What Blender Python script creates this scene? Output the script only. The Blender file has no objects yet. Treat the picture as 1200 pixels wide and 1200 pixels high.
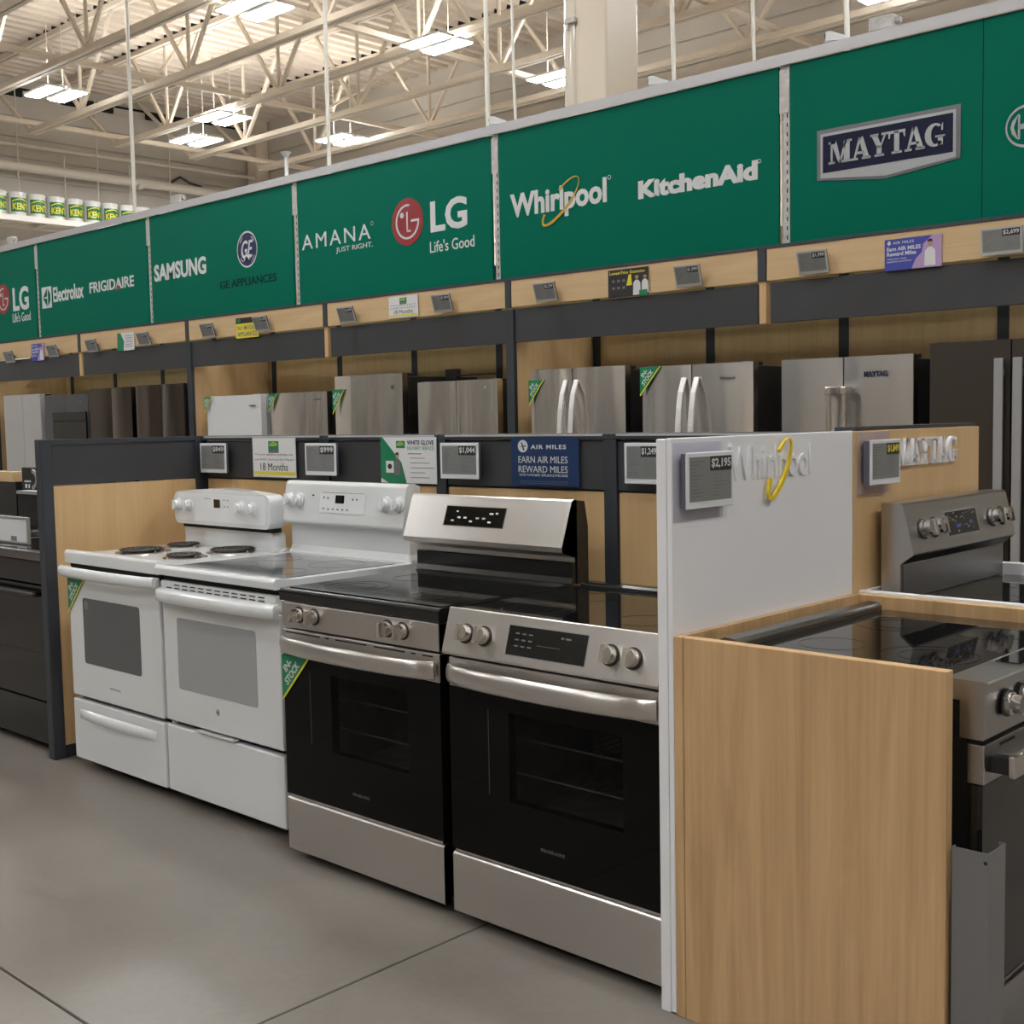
import bpy, math, random
from mathutils import Vector, Matrix
random.seed(7)
SC = bpy.context.scene
COL = SC.collection
PI = math.pi

# ------------------------------------------------------------------ camera
CF = Vector((-0.68550327, 0.7241391, -0.07555018))
CR = Vector((0.72706417, 0.68631251, -0.01878406))
CU = Vector((-0.03824876, 0.06780636, 0.99696506))
CP = Vector((4.3239, -2.4318, 1.45605))
FPX = 1450.17
cam = bpy.data.cameras.new('camera')
camo = bpy.data.objects.new('camera', cam)
COL.objects.link(camo)
camo.matrix_world = Matrix(((CR.x, CU.x, -CF.x, CP.x), (CR.y, CU.y, -CF.y, CP.y), (CR.z, CU.z, -CF.z, CP.z), (0, 0, 0, 1)))
cam.sensor_width = 36.0
cam.sensor_fit = 'HORIZONTAL'
cam.lens = FPX / 1200 * 36.0
cam.clip_end = 200
SC.camera = camo

# ------------------------------------------------------------------ world, exposure
w = bpy.data.worlds.new('world'); SC.world = w; w.use_nodes = True
w.node_tree.nodes['Background'].inputs[0].default_value = (1.0, 1.0, 1.0, 1)
w.node_tree.nodes['Background'].inputs[1].default_value = 0.1
SC.view_settings.view_transform = 'Standard'
SC.view_settings.look = 'None'
SC.view_settings.gamma = 1
SC.view_settings.use_curve_mapping = False
SC.view_settings.exposure = 1.12
LAMP = 50.0          # radiance of the ceiling lamps' lenses


def at(px, py, ax, v):
    """point of the photograph's ray on the plane x/y/z = v (metres)"""
    dr = CF + CR * ((px - 600) / FPX) + CU * ((601.26 - py) / FPX)
    i = 'xyz'.index(ax)
    return CP + dr * ((v - CP[i]) / dr[i])


# ------------------------------------------------------------------ materials
def new_mat(name):
    m = bpy.data.materials.new(name); m.use_nodes = True
    return m, m.node_tree.nodes, m.node_tree.links, m.node_tree.nodes['Principled BSDF']


def mat(name, c, rough=.5, metal=0, spec=.5, bump=0, bscale=200, var=0, vscale=3, coat=0):
    m, n, l, p = new_mat(name)
    p.inputs['Base Color'].default_value = (*c, 1)
    p.inputs['Roughness'].default_value = rough
    p.inputs['Metallic'].default_value = metal
    p.inputs['Specular IOR Level'].default_value = spec
    p.inputs['Coat Weight'].default_value = coat
    tc = n.new('ShaderNodeTexCoord')
    if var:
        t = n.new('ShaderNodeTexNoise'); t.inputs['Scale'].default_value = vscale; t.inputs['Detail'].default_value = 4
        l.new(tc.outputs['Object'], t.inputs['Vector'])
        r = n.new('ShaderNodeMapRange'); r.inputs[1].default_value = .3; r.inputs[2].default_value = .7
        r.inputs[3].default_value = 1 - var; r.inputs[4].default_value = 1 + var
        l.new(t.outputs['Fac'], r.inputs[0])
        mx = n.new('ShaderNodeVectorMath'); mx.operation = 'SCALE'; mx.inputs[0].default_value = c
        l.new(r.outputs[0], mx.inputs['Scale']); l.new(mx.outputs[0], p.inputs['Base Color'])
    if bump:
        t = n.new('ShaderNodeTexNoise'); t.inputs['Scale'].default_value = bscale
        l.new(tc.outputs['Object'], t.inputs['Vector'])
        b = n.new('ShaderNodeBump'); b.inputs['Strength'].default_value = bump; b.inputs['Distance'].default_value = .002
        l.new(t.outputs['Fac'], b.inputs['Height']); l.new(b.outputs[0], p.inputs['Normal'])
    return m


def brushed(name, c, rough=.30, wave=0, aniso=.75):
    """brushed sheet: highlights drawn out upright across the grain; wave = slight unevenness of the sheet"""
    m, n, l, p = new_mat(name)
    p.inputs['Metallic'].default_value = 1
    p.inputs['Base Color'].default_value = (*c, 1)
    tc = n.new('ShaderNodeTexCoord')
    p.inputs['Roughness'].default_value = rough
    vt = n.new('ShaderNodeVectorTransform'); vt.vector_type = 'VECTOR'; vt.convert_from = 'OBJECT'; vt.convert_to = 'WORLD'
    vt.inputs[0].default_value = (1, 0, 0)
    l.new(vt.outputs[0], p.inputs['Tangent']); p.inputs['Anisotropic'].default_value = aniso
    p.inputs['Anisotropic Rotation'].default_value = .25
    if wave:
        mp = n.new('ShaderNodeMapping'); mp.inputs['Scale'].default_value = (1, .2, .09)
        oi = n.new('ShaderNodeObjectInfo'); ad = n.new('ShaderNodeVectorMath'); ad.operation = 'ADD'
        l.new(tc.outputs['Object'], ad.inputs[0]); l.new(oi.outputs['Location'], ad.inputs[1]); l.new(ad.outputs[0], mp.inputs[0])
        t = n.new('ShaderNodeTexNoise'); t.inputs['Scale'].default_value = 4.2; t.inputs['Detail'].default_value = 0
        l.new(mp.outputs[0], t.inputs['Vector'])
        bp = n.new('ShaderNodeBump'); bp.inputs['Strength'].default_value = 1; bp.inputs['Distance'].default_value = wave
        l.new(t.outputs['Fac'], bp.inputs['Height']); l.new(bp.outputs[0], p.inputs['Normal'])
    return m


def wood(name, c1, c2, axis='z', rough=.42):
    """maple laminate: long soft grain along one axis"""
    m, n, l, p = new_mat(name)
    p.inputs['Roughness'].default_value = rough
    tc = n.new('ShaderNodeTexCoord'); mp = n.new('ShaderNodeMapping')
    s = {'z': (7, 7, .5), 'x': (.5, 7, 7), 'y': (7, .5, 7)}[axis]
    mp.inputs['Scale'].default_value = s
    l.new(tc.outputs['Object'], mp.inputs[0])
    a = n.new('ShaderNodeTexNoise'); a.inputs['Scale'].default_value = 1.6; a.inputs['Detail'].default_value = 6
    a.inputs['Roughness'].default_value = .62; a.inputs['Distortion'].default_value = 1.1
    l.new(mp.outputs[0], a.inputs['Vector'])
    mp2 = n.new('ShaderNodeMapping'); mp2.inputs['Scale'].default_value = tuple(7 * v if v > 1 else 2.4 * v for v in s)
    l.new(tc.outputs['Object'], mp2.inputs[0])
    b = n.new('ShaderNodeTexNoise'); b.inputs['Scale'].default_value = 2; b.inputs['Detail'].default_value = 3
    l.new(mp2.outputs[0], b.inputs['Vector'])
    ad = n.new('ShaderNodeMath'); ad.operation = 'MULTIPLY_ADD'; ad.inputs[1].default_value = .35
    l.new(b.outputs['Fac'], ad.inputs[0]); l.new(a.outputs['Fac'], ad.inputs[2])
    r = n.new('ShaderNodeValToRGB')
    r.color_ramp.elements[0].position = .45; r.color_ramp.elements[0].color = (*c2, 1)
    r.color_ramp.elements[1].position = .85; r.color_ramp.elements[1].color = (*c1, 1)
    l.new(ad.outputs[0], r.inputs[0]); l.new(r.outputs[0], p.inputs['Base Color'])
    return m


def emis(name, c, s):
    m, n, l, p = new_mat(name)
    p.inputs['Base Color'].default_value = (.8, .8, .8, 1)
    p.inputs['Emission Color'].default_value = (*c, 1)
    p.inputs['Emission Strength'].default_value = s
    return m


def glassy(name, c, alpha, rough=.03):
    """tinted pane: partly lets the view through, glossy on top"""
    m, n, l, p = new_mat(name)
    p.inputs['Base Color'].default_value = (*c, 1)
    p.inputs['Roughness'].default_value = rough
    p.inputs['Alpha'].default_value = alpha
    return m


WOODV = wood('maple_laminate_upright', (.65, .44, .225), (.56, .36, .17))
WOODB = wood('maple_laminate_box', (.64, .415, .215), (.44, .27, .122))
WOODH = wood('maple_laminate_level', (.62, .44, .25), (.53, .36, .185), 'x')
WOODY = wood('maple_laminate_deep', (.66, .425, .205), (.50, .30, .135), 'y')
CHAR = mat('charcoal_laminate', (.040, .041, .045), .42, var=.12, vscale=2)
CHARE = mat('charcoal_edge', (.032, .036, .044), .5)
WHITEL = mat('white_laminate', (.80, .80, .825), .4)
WHITEE = mat('white_enamel', (.70, .71, .715), .16, coat=.3)
WHITEP = mat('white_plastic', (.72, .73, .74), .3)
GREYGL = mat('grey_glass_top', (.13, .135, .14), .06)
GREYWIN = mat('grey_window', (.36, .365, .37), .10)
DGREYWIN = mat('dark_grey_window', (.105, .107, .11), .10)
BLKGL = mat('black_glass', (.006, .006, .006), .035)
BLKE = mat('black_enamel', (.010, .010, .010), .18)
BLKP = mat('black_plastic', (.012, .012, .013), .45)
PANE = glassy('oven_pane', (.004, .004, .004), .42)
PANE.node_tree.nodes['Principled BSDF'].inputs['Specular IOR Level'].default_value = .12
DOORGL = mat('black_door_glass', (.004, .0035, .0035), .06, spec=.12)
RINGM = mat('burner_ring_print', (.012, .012, .012), .12)
RACKD = mat('oven_rack_dim', (.18, .16, .15), .5, .6)
CAV = mat('oven_cavity', (.26, .205, .18), .5, var=.3, vscale=14)
CHROME = mat('chrome', (.60, .59, .58), .12, 1)
HNDL = mat('bright_handle', (.80, .79, .77), .38, .5)
NICKEL = mat('satin_nickel', (.72, .69, .65), .24, 1)
STEEL = brushed('brushed_steel', (.60, .57, .54))
STEELD = brushed('dark_brushed_steel', (.26, .25, .245), .26)
STEELM = brushed('mid_brushed_steel', (.44, .435, .43), .3)
FSTEEL = brushed('fridge_streaky_steel', (.74, .71, .68), .24, .07)
STEELV = brushed('fridge_steel', (.68, .66, .64), .26, .03)
STEELVD = brushed('fridge_steel_dull', (.50, .495, .49), .28, .02)
BLKST = brushed('black_stainless', (.15, .125, .11), .25, .04)
SLATE = mat('slate_finish', (.062, .052, .045), .33, .5)
GREYST = mat('dark_grey_finish', (.10, .10, .105), .35, .4)
PLAT = mat('platinum_finish', (.50, .49, .485), .35, .35)
FRSIDE = mat('fridge_side_dark', (.016, .014, .013), .4)
FRSIDEG = mat('fridge_side_grey', (.42, .42, .43), .4)
FRWH = mat('fridge_white', (.66, .66, .665), .3)
GASKET = mat('gasket', (.02, .02, .02), .7)
GREEN = mat('sign_green', (.0, .132, .083), .45, spec=.06)
TAGGR = mat('tag_green', (.004, .20, .085), .4)
YELLOW = mat('yellow_print', (.72, .60, .03), .5)
PRW = mat('white_print', (.62, .63, .63), .5)
PRB = mat('black_print', (.015, .015, .017), .5)
PRG = mat('grey_print', (.14, .14, .14), .5)
PRGD = mat('dim_print', (.05, .05, .05), .5)
PRDG = mat('dark_green_print', (.004, .022, .030), .6, spec=.1)
NAVY = mat('navy_print', (.012, .018, .075), .4)
NAVYP2 = mat('plate_navy', (.008, .010, .035), .6, spec=.2)
NAVYP = mat('navy_poster', (.010, .035, .11), .35)
BLUEP = mat('blue_poster', (.045, .06, .33), .4)
LILAC = mat('lilac_print', (.42, .28, .50), .5)
RED = mat('red_disc', (.29, .028, .032), .35, var=.15)
ORANGE = mat('ochre_ring', (.55, .33, .03), .45)
YELR = mat('yellow_ring', (.80, .60, .03), .35)
SILV = mat('silver_rim', (.38, .39, .40), .4, .5)
SILVD = mat('dark_silver_rim', (.16, .16, .17), .4, .6)
EINK = mat('grey_screen', (.20, .205, .20), .35)
TAGF = mat('tag_frame', (.70, .71, .74), .4)
TAGB = mat('tag_body', (.10, .10, .13), .45)
TAGG = mat('grey_tag_frame', (.42, .42, .42), .45)
PAPER = mat('paper', (.66, .66, .67), .55)
SKIN = mat('tan_print', (.40, .24, .16), .6)
GALV = mat('galvanised_steel', (.50, .48, .46), .5, .3, var=.2, vscale=22)
RAIL = mat('silver_rail', (.50, .49, .50), .45, .3)
PAINT = mat('truss_paint', (.78, .69, .575), .6, var=.05)
DECK = mat('roof_deck_paint', (.74, .65, .545), .65, var=.05)
SIDING = mat('siding_paint', (.58, .54, .485), .65, var=.05, vscale=1)
WALLP = mat('wall_paint', (.60, .55, .48), .7, var=.05, vscale=1)
WALLD = mat('store_far_side', (.50, .46, .40), .7, var=.3, vscale=.7)
COLP = mat('column_paint', (.70, .60, .48), .3)
COLG = mat('column_gloss', (.70, .62, .52), .12)
PIPE = mat('pipe_paint', (.78, .74, .66), .5)
LENS = emis('lamp_lens', (.96, 1.0, 1.02), LAMP)
UPL = emis('added_uplight_glow', (1.0, .99, .96), LAMP * .35)  # upward glow added to brighten the ceiling, not a known lamp part
HOUS = mat('lamp_housing', (.75, .74, .72), .4)
DARKG = mat('dark_gap', (.01, .01, .01), .9)
BKTW = mat('bucket_white', (.75, .74, .71), .4)
BKTG = mat('bucket_green', (.004, .17, .055), .45)
BKTY = mat('bucket_yellow', (.75, .68, .04), .45)
ACRY = glassy('clear_acrylic', (.60, .56, .76), .20, .05)
GUARD = mat('grey_guard_paint', (.16, .155, .155), .4)
COIL = mat('coil_element', (.035, .028, .024), .5, .3)
RACK = mat('oven_rack_wire', (.55, .5, .47), .3, 1)
CORD = mat('dark_hanger', (.05, .05, .05), .6)


def concrete():
    m, n, l, p = new_mat('polished_concrete')
    tc = n.new('ShaderNodeTexCoord')
    a = n.new('ShaderNodeTexNoise'); a.inputs['Scale'].default_value = 1.1; a.inputs['Detail'].default_value = 9
    a.inputs['Roughness'].default_value = .68; a.inputs['Distortion'].default_value = .6
    l.new(tc.outputs['Object'], a.inputs['Vector'])
    r = n.new('ShaderNodeValToRGB')
    r.color_ramp.elements[0].position = .34; r.color_ramp.elements[0].color = (.158, .137, .119, 1)
    r.color_ramp.elements[1].position = .68; r.color_ramp.elements[1].color = (.212, .187, .164, 1)
    l.new(a.outputs['Fac'], r.inputs[0])
    f = n.new('ShaderNodeTexNoise'); f.inputs['Scale'].default_value = 38; f.inputs['Detail'].default_value = 5
    l.new(tc.outputs['Object'], f.inputs['Vector'])
    mx = n.new('ShaderNodeMix'); mx.data_type = 'RGBA'; mx.blend_type = 'MULTIPLY'; mx.inputs[0].default_value = .28
    g = n.new('ShaderNodeMapRange'); g.inputs[1].default_value = .3; g.inputs[2].default_value = .7; g.inputs[3].default_value = .78; g.inputs[4].default_value = 1.1
    l.new(f.outputs['Fac'], g.inputs[0])
    l.new(r.outputs[0], mx.inputs[6]); l.new(g.outputs[0], mx.inputs[7]); l.new(mx.outputs[2], p.inputs['Base Color'])
    rr = n.new('ShaderNodeMapRange'); rr.inputs[3].default_value = .26; rr.inputs[4].default_value = .5
    l.new(a.outputs['Fac'], rr.inputs[0]); l.new(rr.outputs[0], p.inputs['Roughness'])
    return m


CONC = concrete()


# ------------------------------------------------------------------ mesh helpers
class MB:
    def __init__(s):
        s.v = []; s.f = []; s.sm = []

    def add(s, vs, fs, smooth=False):
        o = len(s.v); s.v += [tuple(v) for v in vs]
        for f in fs:
            s.f.append([i + o for i in f]); s.sm.append(smooth)
        return s

    def box(s, x0, x1, y0, y1, z0, z1):
        vs = [(x, y, z) for x in (x0, x1) for y in (y0, y1) for z in (z0, z1)]
        return s.add(vs, [(0, 1, 3, 2), (4, 6, 7, 5), (0, 4, 5, 1), (2, 3, 7, 6), (0, 2, 6, 4), (1, 5, 7, 3)])

    def prism(s, pts, axis, a, b, smooth=False):
        """pts: outline in the two other axes (x: (y,z)  y: (x,z)  z: (x,y))"""
        n = len(pts)
        def P(p, t):
            return {'x': (t, p[0], p[1]), 'y': (p[0], t, p[1]), 'z': (p[0], p[1], t)}[axis]
        vs = [P(p, a) for p in pts] + [P(p, b) for p in pts]
        s.add(vs, [tuple(range(n)), tuple(range(2 * n - 1, n - 1, -1))])
        return s.add(vs, [(i, i + n, (i + 1) % n + n, (i + 1) % n) for i in range(n)], smooth)

    def cyl(s, p0, p1, r0, r1=None, n=16, caps=True, smooth=True):
        p0 = Vector(p0); p1 = Vector(p1); r1 = r0 if r1 is None else r1
        d = (p1 - p0).normalized(); a = d.orthogonal().normalized(); b = d.cross(a)
        ring = lambda p, r: [p + (a * math.cos(2 * PI * i / n) + b * math.sin(2 * PI * i / n)) * r for i in range(n)]
        vs = ring(p0, r0) + ring(p1, r1)
        s.add(vs, [(i, (i + 1) % n, (i + 1) % n + n, i + n) for i in range(n)], smooth)
        if caps: s.add(vs, [tuple(range(n - 1, -1, -1)), tuple(range(n, 2 * n))])
        return s

    def tube(s, pts, r, n=8, rz=None, closed=False):
        """sweep an ellipse (r sideways, rz upwards) along a polyline"""
        pts = [Vector(p) for p in pts]; rz = rz or r; m = len(pts); vs = []
        for i, p in enumerate(pts):
            if closed: d = pts[(i + 1) % m] - pts[i - 1]
            else: d = pts[min(i + 1, m - 1)] - pts[max(i - 1, 0)]
            d.normalize()
            up = Vector((0, 0, 1)) if abs(d.z) < .9 else Vector((0, 1, 0))
            a = d.cross(up).normalized(); b = a.cross(d).normalized()
            vs += [p + a * math.cos(2 * PI * k / n) * r + b * math.sin(2 * PI * k / n) * rz for k in range(n)]
        fs = []
        for i in range(m if closed else m - 1):
            j = (i + 1) % m
            fs += [(i * n + k, i * n + (k + 1) % n, j * n + (k + 1) % n, j * n + k) for k in range(n)]
        s.add(vs, fs, True)
        if not closed: s.add(vs, [tuple(range(n)), tuple(range(m * n - 1, (m - 1) * n - 1, -1))])
        return s

    def bar(s, p0, p1, w, h=None):
        """square bar between two points"""
        p0 = Vector(p0); p1 = Vector(p1); h = h or w
        d = (p1 - p0).normalized()
        up = Vector((0, 0, 1)) if abs(d.z) < .9 else Vector((0, 1, 0))
        a = d.cross(up).normalized() * w / 2; b = a.cross(d).normalized() * h / 2
        vs = [q + x * a + y * b for q in (p0, p1) for x, y in ((-1, -1), (1, -1), (1, 1), (-1, 1))]
        return s.add(vs, [(0, 1, 2, 3), (7, 6, 5, 4), (0, 4, 5, 1), (1, 5, 6, 2), (2, 6, 7, 3), (3, 7, 4, 0)])

    def mesh(s, name, m=None):
        me = bpy.data.meshes.new(name); me.from_pydata(s.v, [], s.f)
        if any(s.sm): me.polygons.foreach_set('use_smooth', s.sm)
        if m: me.materials.append(m)
        me.update()
        import bmesh
        bm = bmesh.new(); bm.from_mesh(me); bmesh.ops.recalc_face_normals(bm, faces=bm.faces); bm.to_mesh(me); bm.free()
        return me


def obj(name, mb, m, parent=None, bevel=0, loc=None, label=None, seg=2, kind=None):
    me = mb if isinstance(mb, bpy.types.Mesh) else mb.mesh(name, m)
    o = bpy.data.objects.new(name, me); COL.objects.link(o)
    if parent: o.parent = parent
    if loc: o.location = loc
    if label: o['label'] = label
    if kind: o['kind'] = kind
    if bevel:
        b = o.modifiers.new('bevel', 'BEVEL'); b.width = bevel; b.segments = seg; b.limit_method = 'ANGLE'; b.angle_limit = .7
    return o


def thing(name, label, cat, loc=(0, 0, 0), rotz=0, group=None):
    o = bpy.data.objects.new(name, None); COL.objects.link(o)
    o.location = loc; o.rotation_euler = (0, 0, rotz); o.empty_display_size = .1
    o['label'] = label; o['category'] = cat
    if group: o['group'] = group
    return o


def tag(o, label, cat, group=None):
    o['label'] = label; o['category'] = cat
    if group: o['group'] = group
    return o


def struct(name, mb, m, label=None, **k):
    o = obj(name, mb, m, **k); o['kind'] = 'structure'
    if label: o['label'] = label
    return o


def box(x0, x1, y0, y1, z0, z1):
    return MB().box(x0, x1, y0, y1, z0, z1)


def round_rect(x0, x1, z0, z1, r, n=5, arch=0):
    pts = []
    for cx, cz, a0 in ((x1 - r, z1 - r, 0), (x0 + r, z1 - r, 90), (x0 + r, z0 + r, 180), (x1 - r, z0 + r, 270)):
        for i in range(n + 1):
            a = math.radians(a0 + 90 * i / n); pts.append((cx + r * math.cos(a), cz + r * math.sin(a)))
    if arch:
        top = [(x1 - r - (x1 - x0 - 2 * r) * i / 8, z1 + arch * math.sin(PI * i / 8)) for i in range(1, 8)]
        pts = pts[:n + 1] + top + pts[n + 1:]
    return pts


# ------------------------------------------------------------------ lettering
_txt = {}


def text_mesh(s, bold=0.0, shear=0.0, res=3, space=1.0):
    k = (s, bold, shear, res, space)
    if k in _txt: return _txt[k]
    cu = bpy.data.curves.new('lettering', 'FONT'); cu.body = s; cu.extrude = .5; cu.offset = bold
    cu.resolution_u = res; cu.shear = shear; cu.space_character = space; cu.size = 1
    o = bpy.data.objects.new('lettering', cu); COL.objects.link(o)
    bpy.context.view_layer.update()
    me = bpy.data.meshes.new_from_object(o.evaluated_get(bpy.context.evaluated_depsgraph_get()))
    bpy.data.objects.remove(o); bpy.data.curves.remove(cu)
    vs = [v.co.copy() for v in me.vertices]; fs = [tuple(p.vertices) for p in me.polygons]
    bpy.data.meshes.remove(me)
    x0 = min(v.x for v in vs); x1 = max(v.x for v in vs); y0 = min(v.y for v in vs); y1 = max(v.y for v in vs)
    z0 = min(v.z for v in vs); z1 = max(v.z for v in vs)
    vs = [((v.x - x0) / (x1 - x0), (v.y - y0) / (y1 - y0), (v.z - z0) / max(z1 - z0, 1e-6)) for v in vs]
    _txt[k] = (vs, fs); return _txt[k]


def text(s, x0, x1, z0, z1, y, m, parent, name='lettering', th=.002, bold=0.0, shear=0.0, res=3, space=1.0, rot=0, label=None, merge=None):
    """letters filling the box x0..x1, z0..z1 on a face towards -y; rot turns them in their own plane"""
    vs, fs = text_mesh(s, bold, shear, res, space)
    cx, cz = (x0 + x1) / 2, (z0 + z1) / 2; c, sn = math.cos(rot), math.sin(rot); out = []
    for a, b, d in vs:
        X = (a - .5) * (x1 - x0); Z = (b - .5) * (z1 - z0)
        out.append((cx + X * c - Z * sn, y - d * th, cz + X * sn + Z * c))
    if merge is not None:
        merge.add(out, fs); return
    return obj(name, MB().add(out, fs), m, parent, label=label)


SLAB = {  # heavy slab-serif capitals, unit box, list of convex outlines
    'M': [[(0, 0), (.27, 0), (.27, .1), (0, .1)], [(0, .9), (.3, .9), (.3, 1), (0, 1)], [(.09, .05), (.17, .05), (.17, .95), (.09, .95)],
          [(.1, 1), (.33, 1), (.56, .0), (.44, 0)], [(.44, 0), (.54, 0), (.80, 1), (.72, 1)], [(.66, .05), (.91, .05), (.91, .95), (.66, .95)],
          [(.58, 0), (1, 0), (1, .1), (.58, .1)], [(.7, .9), (1, .9), (1, 1), (.7, 1)]],
    'A': [[(0, 0), (.34, 0), (.34, .1), (0, .1)], [(.55, 0), (1, 0), (1, .1), (.55, .1)], [(.10, .05), (.2, .05), (.53, 1), (.38, 1)],
          [(.38, 1), (.60, 1), (.93, .05), (.64, .05)], [(.24, .25), (.7, .25), (.68, .36), (.28, .36)]],
    'Y': [[(0, .9), (.44, .9), (.44, 1), (0, 1)], [(.62, .9), (1, .9), (1, 1), (.62, 1)], [(.06, .95), (.38, .95), (.62, .4), (.36, .4)],
          [(.5, .38), (.6, .42), (.88, .95), (.77, .95)], [(.36, .05), (.62, .05), (.62, .45), (.36, .45)], [(.24, 0), (.75, 0), (.75, .1), (.24, .1)]],
    'T': [[(0, .88), (1, .88), (1, 1), (0, 1)], [(0, .68), (.07, .68), (.13, .9), (0, .9)], [(.93, .68), (1, .68), (1, .9), (.87, .9)],
          [(.35, .05), (.65, .05), (.65, .95), (.35, .95)], [(.2, 0), (.8, 0), (.8, .1), (.2, .1)]],
}


def slab_word(word, x0, x1, z0, z1, y, m, parent, name='lettering', th=.004, each=False):
    wd = {'M': 1.25, 'A': 1.0, 'Y': .95, 'T': .85, 'G': .98}
    tot = sum(wd[c] for c in word) - .04 * (len(word) - 1); sc = (x1 - x0) / tot; x = x0; mb = MB(); H = z1 - z0
    for c in word:
        if each: mb = MB()
        W = wd[c] * sc * .97
        if c == 'G':
            n = 14; outer = []; inner = []
            for i in range(n + 1):
                a = math.radians(52 + 268 * i / n)
                outer.append((x + W * (.5 + .5 * math.cos(a)), z0 + H * (.5 + .5 * math.sin(a))))
                inner.append((x + W * (.54 + .23 * math.cos(a)), z0 + H * (.5 + .40 * math.sin(a))))
            for i in range(n):
                mb.prism([outer[i], outer[i + 1], inner[i + 1], inner[i]], 'y', y, y - th)
            for q in ([(.66, .05), (.9, .05), (.9, .42), (.66, .42)], [(.52, .38), (1, .38), (1, .47), (.52, .47)], [(.82, .66), (.9, .66), (.9, .98), (.82, .86)]):
                mb.prism([(x + W * a, z0 + H * b) for a, b in q], 'y', y, y - th)
        else:
            for q in SLAB[c]: mb.prism([(x + W * a, z0 + H * b) for a, b in q], 'y', y, y - th)
        if each: obj('letter', mb, m, parent)
        x += wd[c] * sc - .04 * sc
    if not each: return obj(name, mb, m, parent)


def ring_shape(cx, cz, a, b, ang, w0, w1, y, th, m, parent, name='ring', n=40, t0=0, t1=360):
    """flat elliptical ring whose band swells from w0 to w1"""
    mb = MB(); c, s = math.cos(ang), math.sin(ang); o = []; i_ = []
    for k in range(n + 1):
        t = math.radians(t0 + (t1 - t0) * k / n); w = w0 + (w1 - w0) * (.5 - .5 * math.cos(t))
        for L, q in ((o, 0), (i_, w)):
            X = (a - q * .6) * math.cos(t); Z = (b - q) * math.sin(t)
            L.append((cx + X * c - Z * s, cz + X * s + Z * c))
    for k in range(n): mb.prism([o[k], o[k + 1], i_[k + 1], i_[k]], 'y', y, y - th)
    return obj(name, mb, m, parent)


def disc(cx, cz, rx, rz, y, th, m, parent, name='disc', n=32):
    mb = MB().prism([(cx + rx * math.cos(2 * PI * i / n), cz + rz * math.sin(2 * PI * i / n)) for i in range(n)], 'y', y, y - th)
    return obj(name, mb, m, parent)

# ================================================================== THE SHELL
X0, X1, Y0, Y1 = -21.0, 12.0, -12.0, 15.6
fl = struct('floor', box(X0, X1, Y0, Y1, -.10, -.012), DARKG, 'polished grey concrete floor with saw-cut joints')
xs = [1.862 + 4.6 * k for k in range(-5, 4)]; ys = [-1.04 + 4.6 * k for k in range(-3, 5)]
xs = [X0] + [v for v in xs if X0 < v < X1] + [X1]; ys = [Y0] + [v for v in ys if Y0 < v < Y1] + [Y1]
for a, b in zip(xs, xs[1:]):
    for c, d in zip(ys, ys[1:]):
        obj('slab', box(a + .0035, b - .0035, c + .0035, d - .0035, -.012, 0), CONC, fl, bevel=.002, seg=1)

ZD = 8.62
mb = MB(); P = .305; nx = int((X1 - X0) / P)
prof = []
for i in range(nx + 1):
    x = X0 + i * P
    prof += [(x, ZD + .09), (x + .10, ZD + .09), (x + .14, ZD), (x + .265, ZD)]
vs = [(x, Y0, z) for x, z in prof] + [(x, Y1, z) for x, z in prof]; n = len(prof)
mb.add(vs, [(i, i + 1, i + 1 + n, i + n) for i in range(n - 1)])
mb.box(X0, X1, Y0, Y1, ZD + .12, ZD + .2)
struct('ceiling', mb, DECK, 'cream painted corrugated steel roof deck')

wl = struct('wall_left', box(X0 - .2, X0, Y0, Y1, 0, ZD + .2), WALLP, 'far end wall clad in horizontal grey siding')
for k in range(19):
    z = .3 + k * .42
    obj('siding_panel', box(X0, X0 + .035, Y0, Y1, z + .012, z + .408), SIDING, wl, bevel=.008, seg=1)
tr = struct('trim_1', box(X0, X0 + .05, 5.0, Y1, 8.42, 8.46), DARKG, 'dark gap under the roof at the far end wall')
for y_, l_ in ((6.9, .9), (9.2, .55), (10.6, 1.2), (12.6, 1.1)): obj('roof_gap', box(X0, X0 + .07, y_, y_ + l_, 8.28, 8.42), DARKG, tr)
wb = struct('wall_back', box(X0, X1, Y1, Y1 + .2, 0, ZD + .2), WALLP, 'greyish beige rear wall high behind the roof joists')
for k in range(19):
    z = .3 + k * .42
    obj('siding_panel', box(X0 + .4, X1, Y1 - .035, Y1, z + .012, z + .408), SIDING, wb, bevel=.008, seg=1)
struct('wall_right', box(X1, X1 + .2, Y0, Y1, 0, ZD + .2), WALLD)
struct('wall_front', box(X0, X1, Y0 - .2, Y0, 0, ZD + .2), WALLD)
struct('trim_2', box(-20.85, -20.5, 15.2, 15.55, 0, ZD), PAINT, 'square corner pilaster at the far end wall')

# ------------------------------------------------------------------ open-web joists
ZB, ZT = 7.0, 8.52
chord_b = MB().box(-18.5, 8, -.085, -.015, ZB - .045, ZB + .045).box(-18.5, 8, .015, .085, ZB - .045, ZB + .045).box(-18.5, 8, -.085, .085, ZB + .03, ZB + .045).mesh('bottom_chord', PAINT)
chord_t = MB().box(-20.95, 8, -.085, -.015, ZT, ZT + .09).box(-20.95, 8, .015, .085, ZT, ZT + .09).mesh('top_chord', PAINT)
H = ZT - ZB
fm = MB()
for q in range(int(26 / P)):
    xf = X0 + (q + 9) * P
    if xf < 7.5: fm.box(xf - .03, xf + .12, -.1, .1, ZD - .005, ZD + .085)
flute = fm.mesh('flute_shade', DARKG)  # dark boxes stand in for the shade inside the deck flutes
web_l = MB().bar((0, 0, 0), (-1.17, 0, H), .055).mesh('web_member', PAINT)
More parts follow.
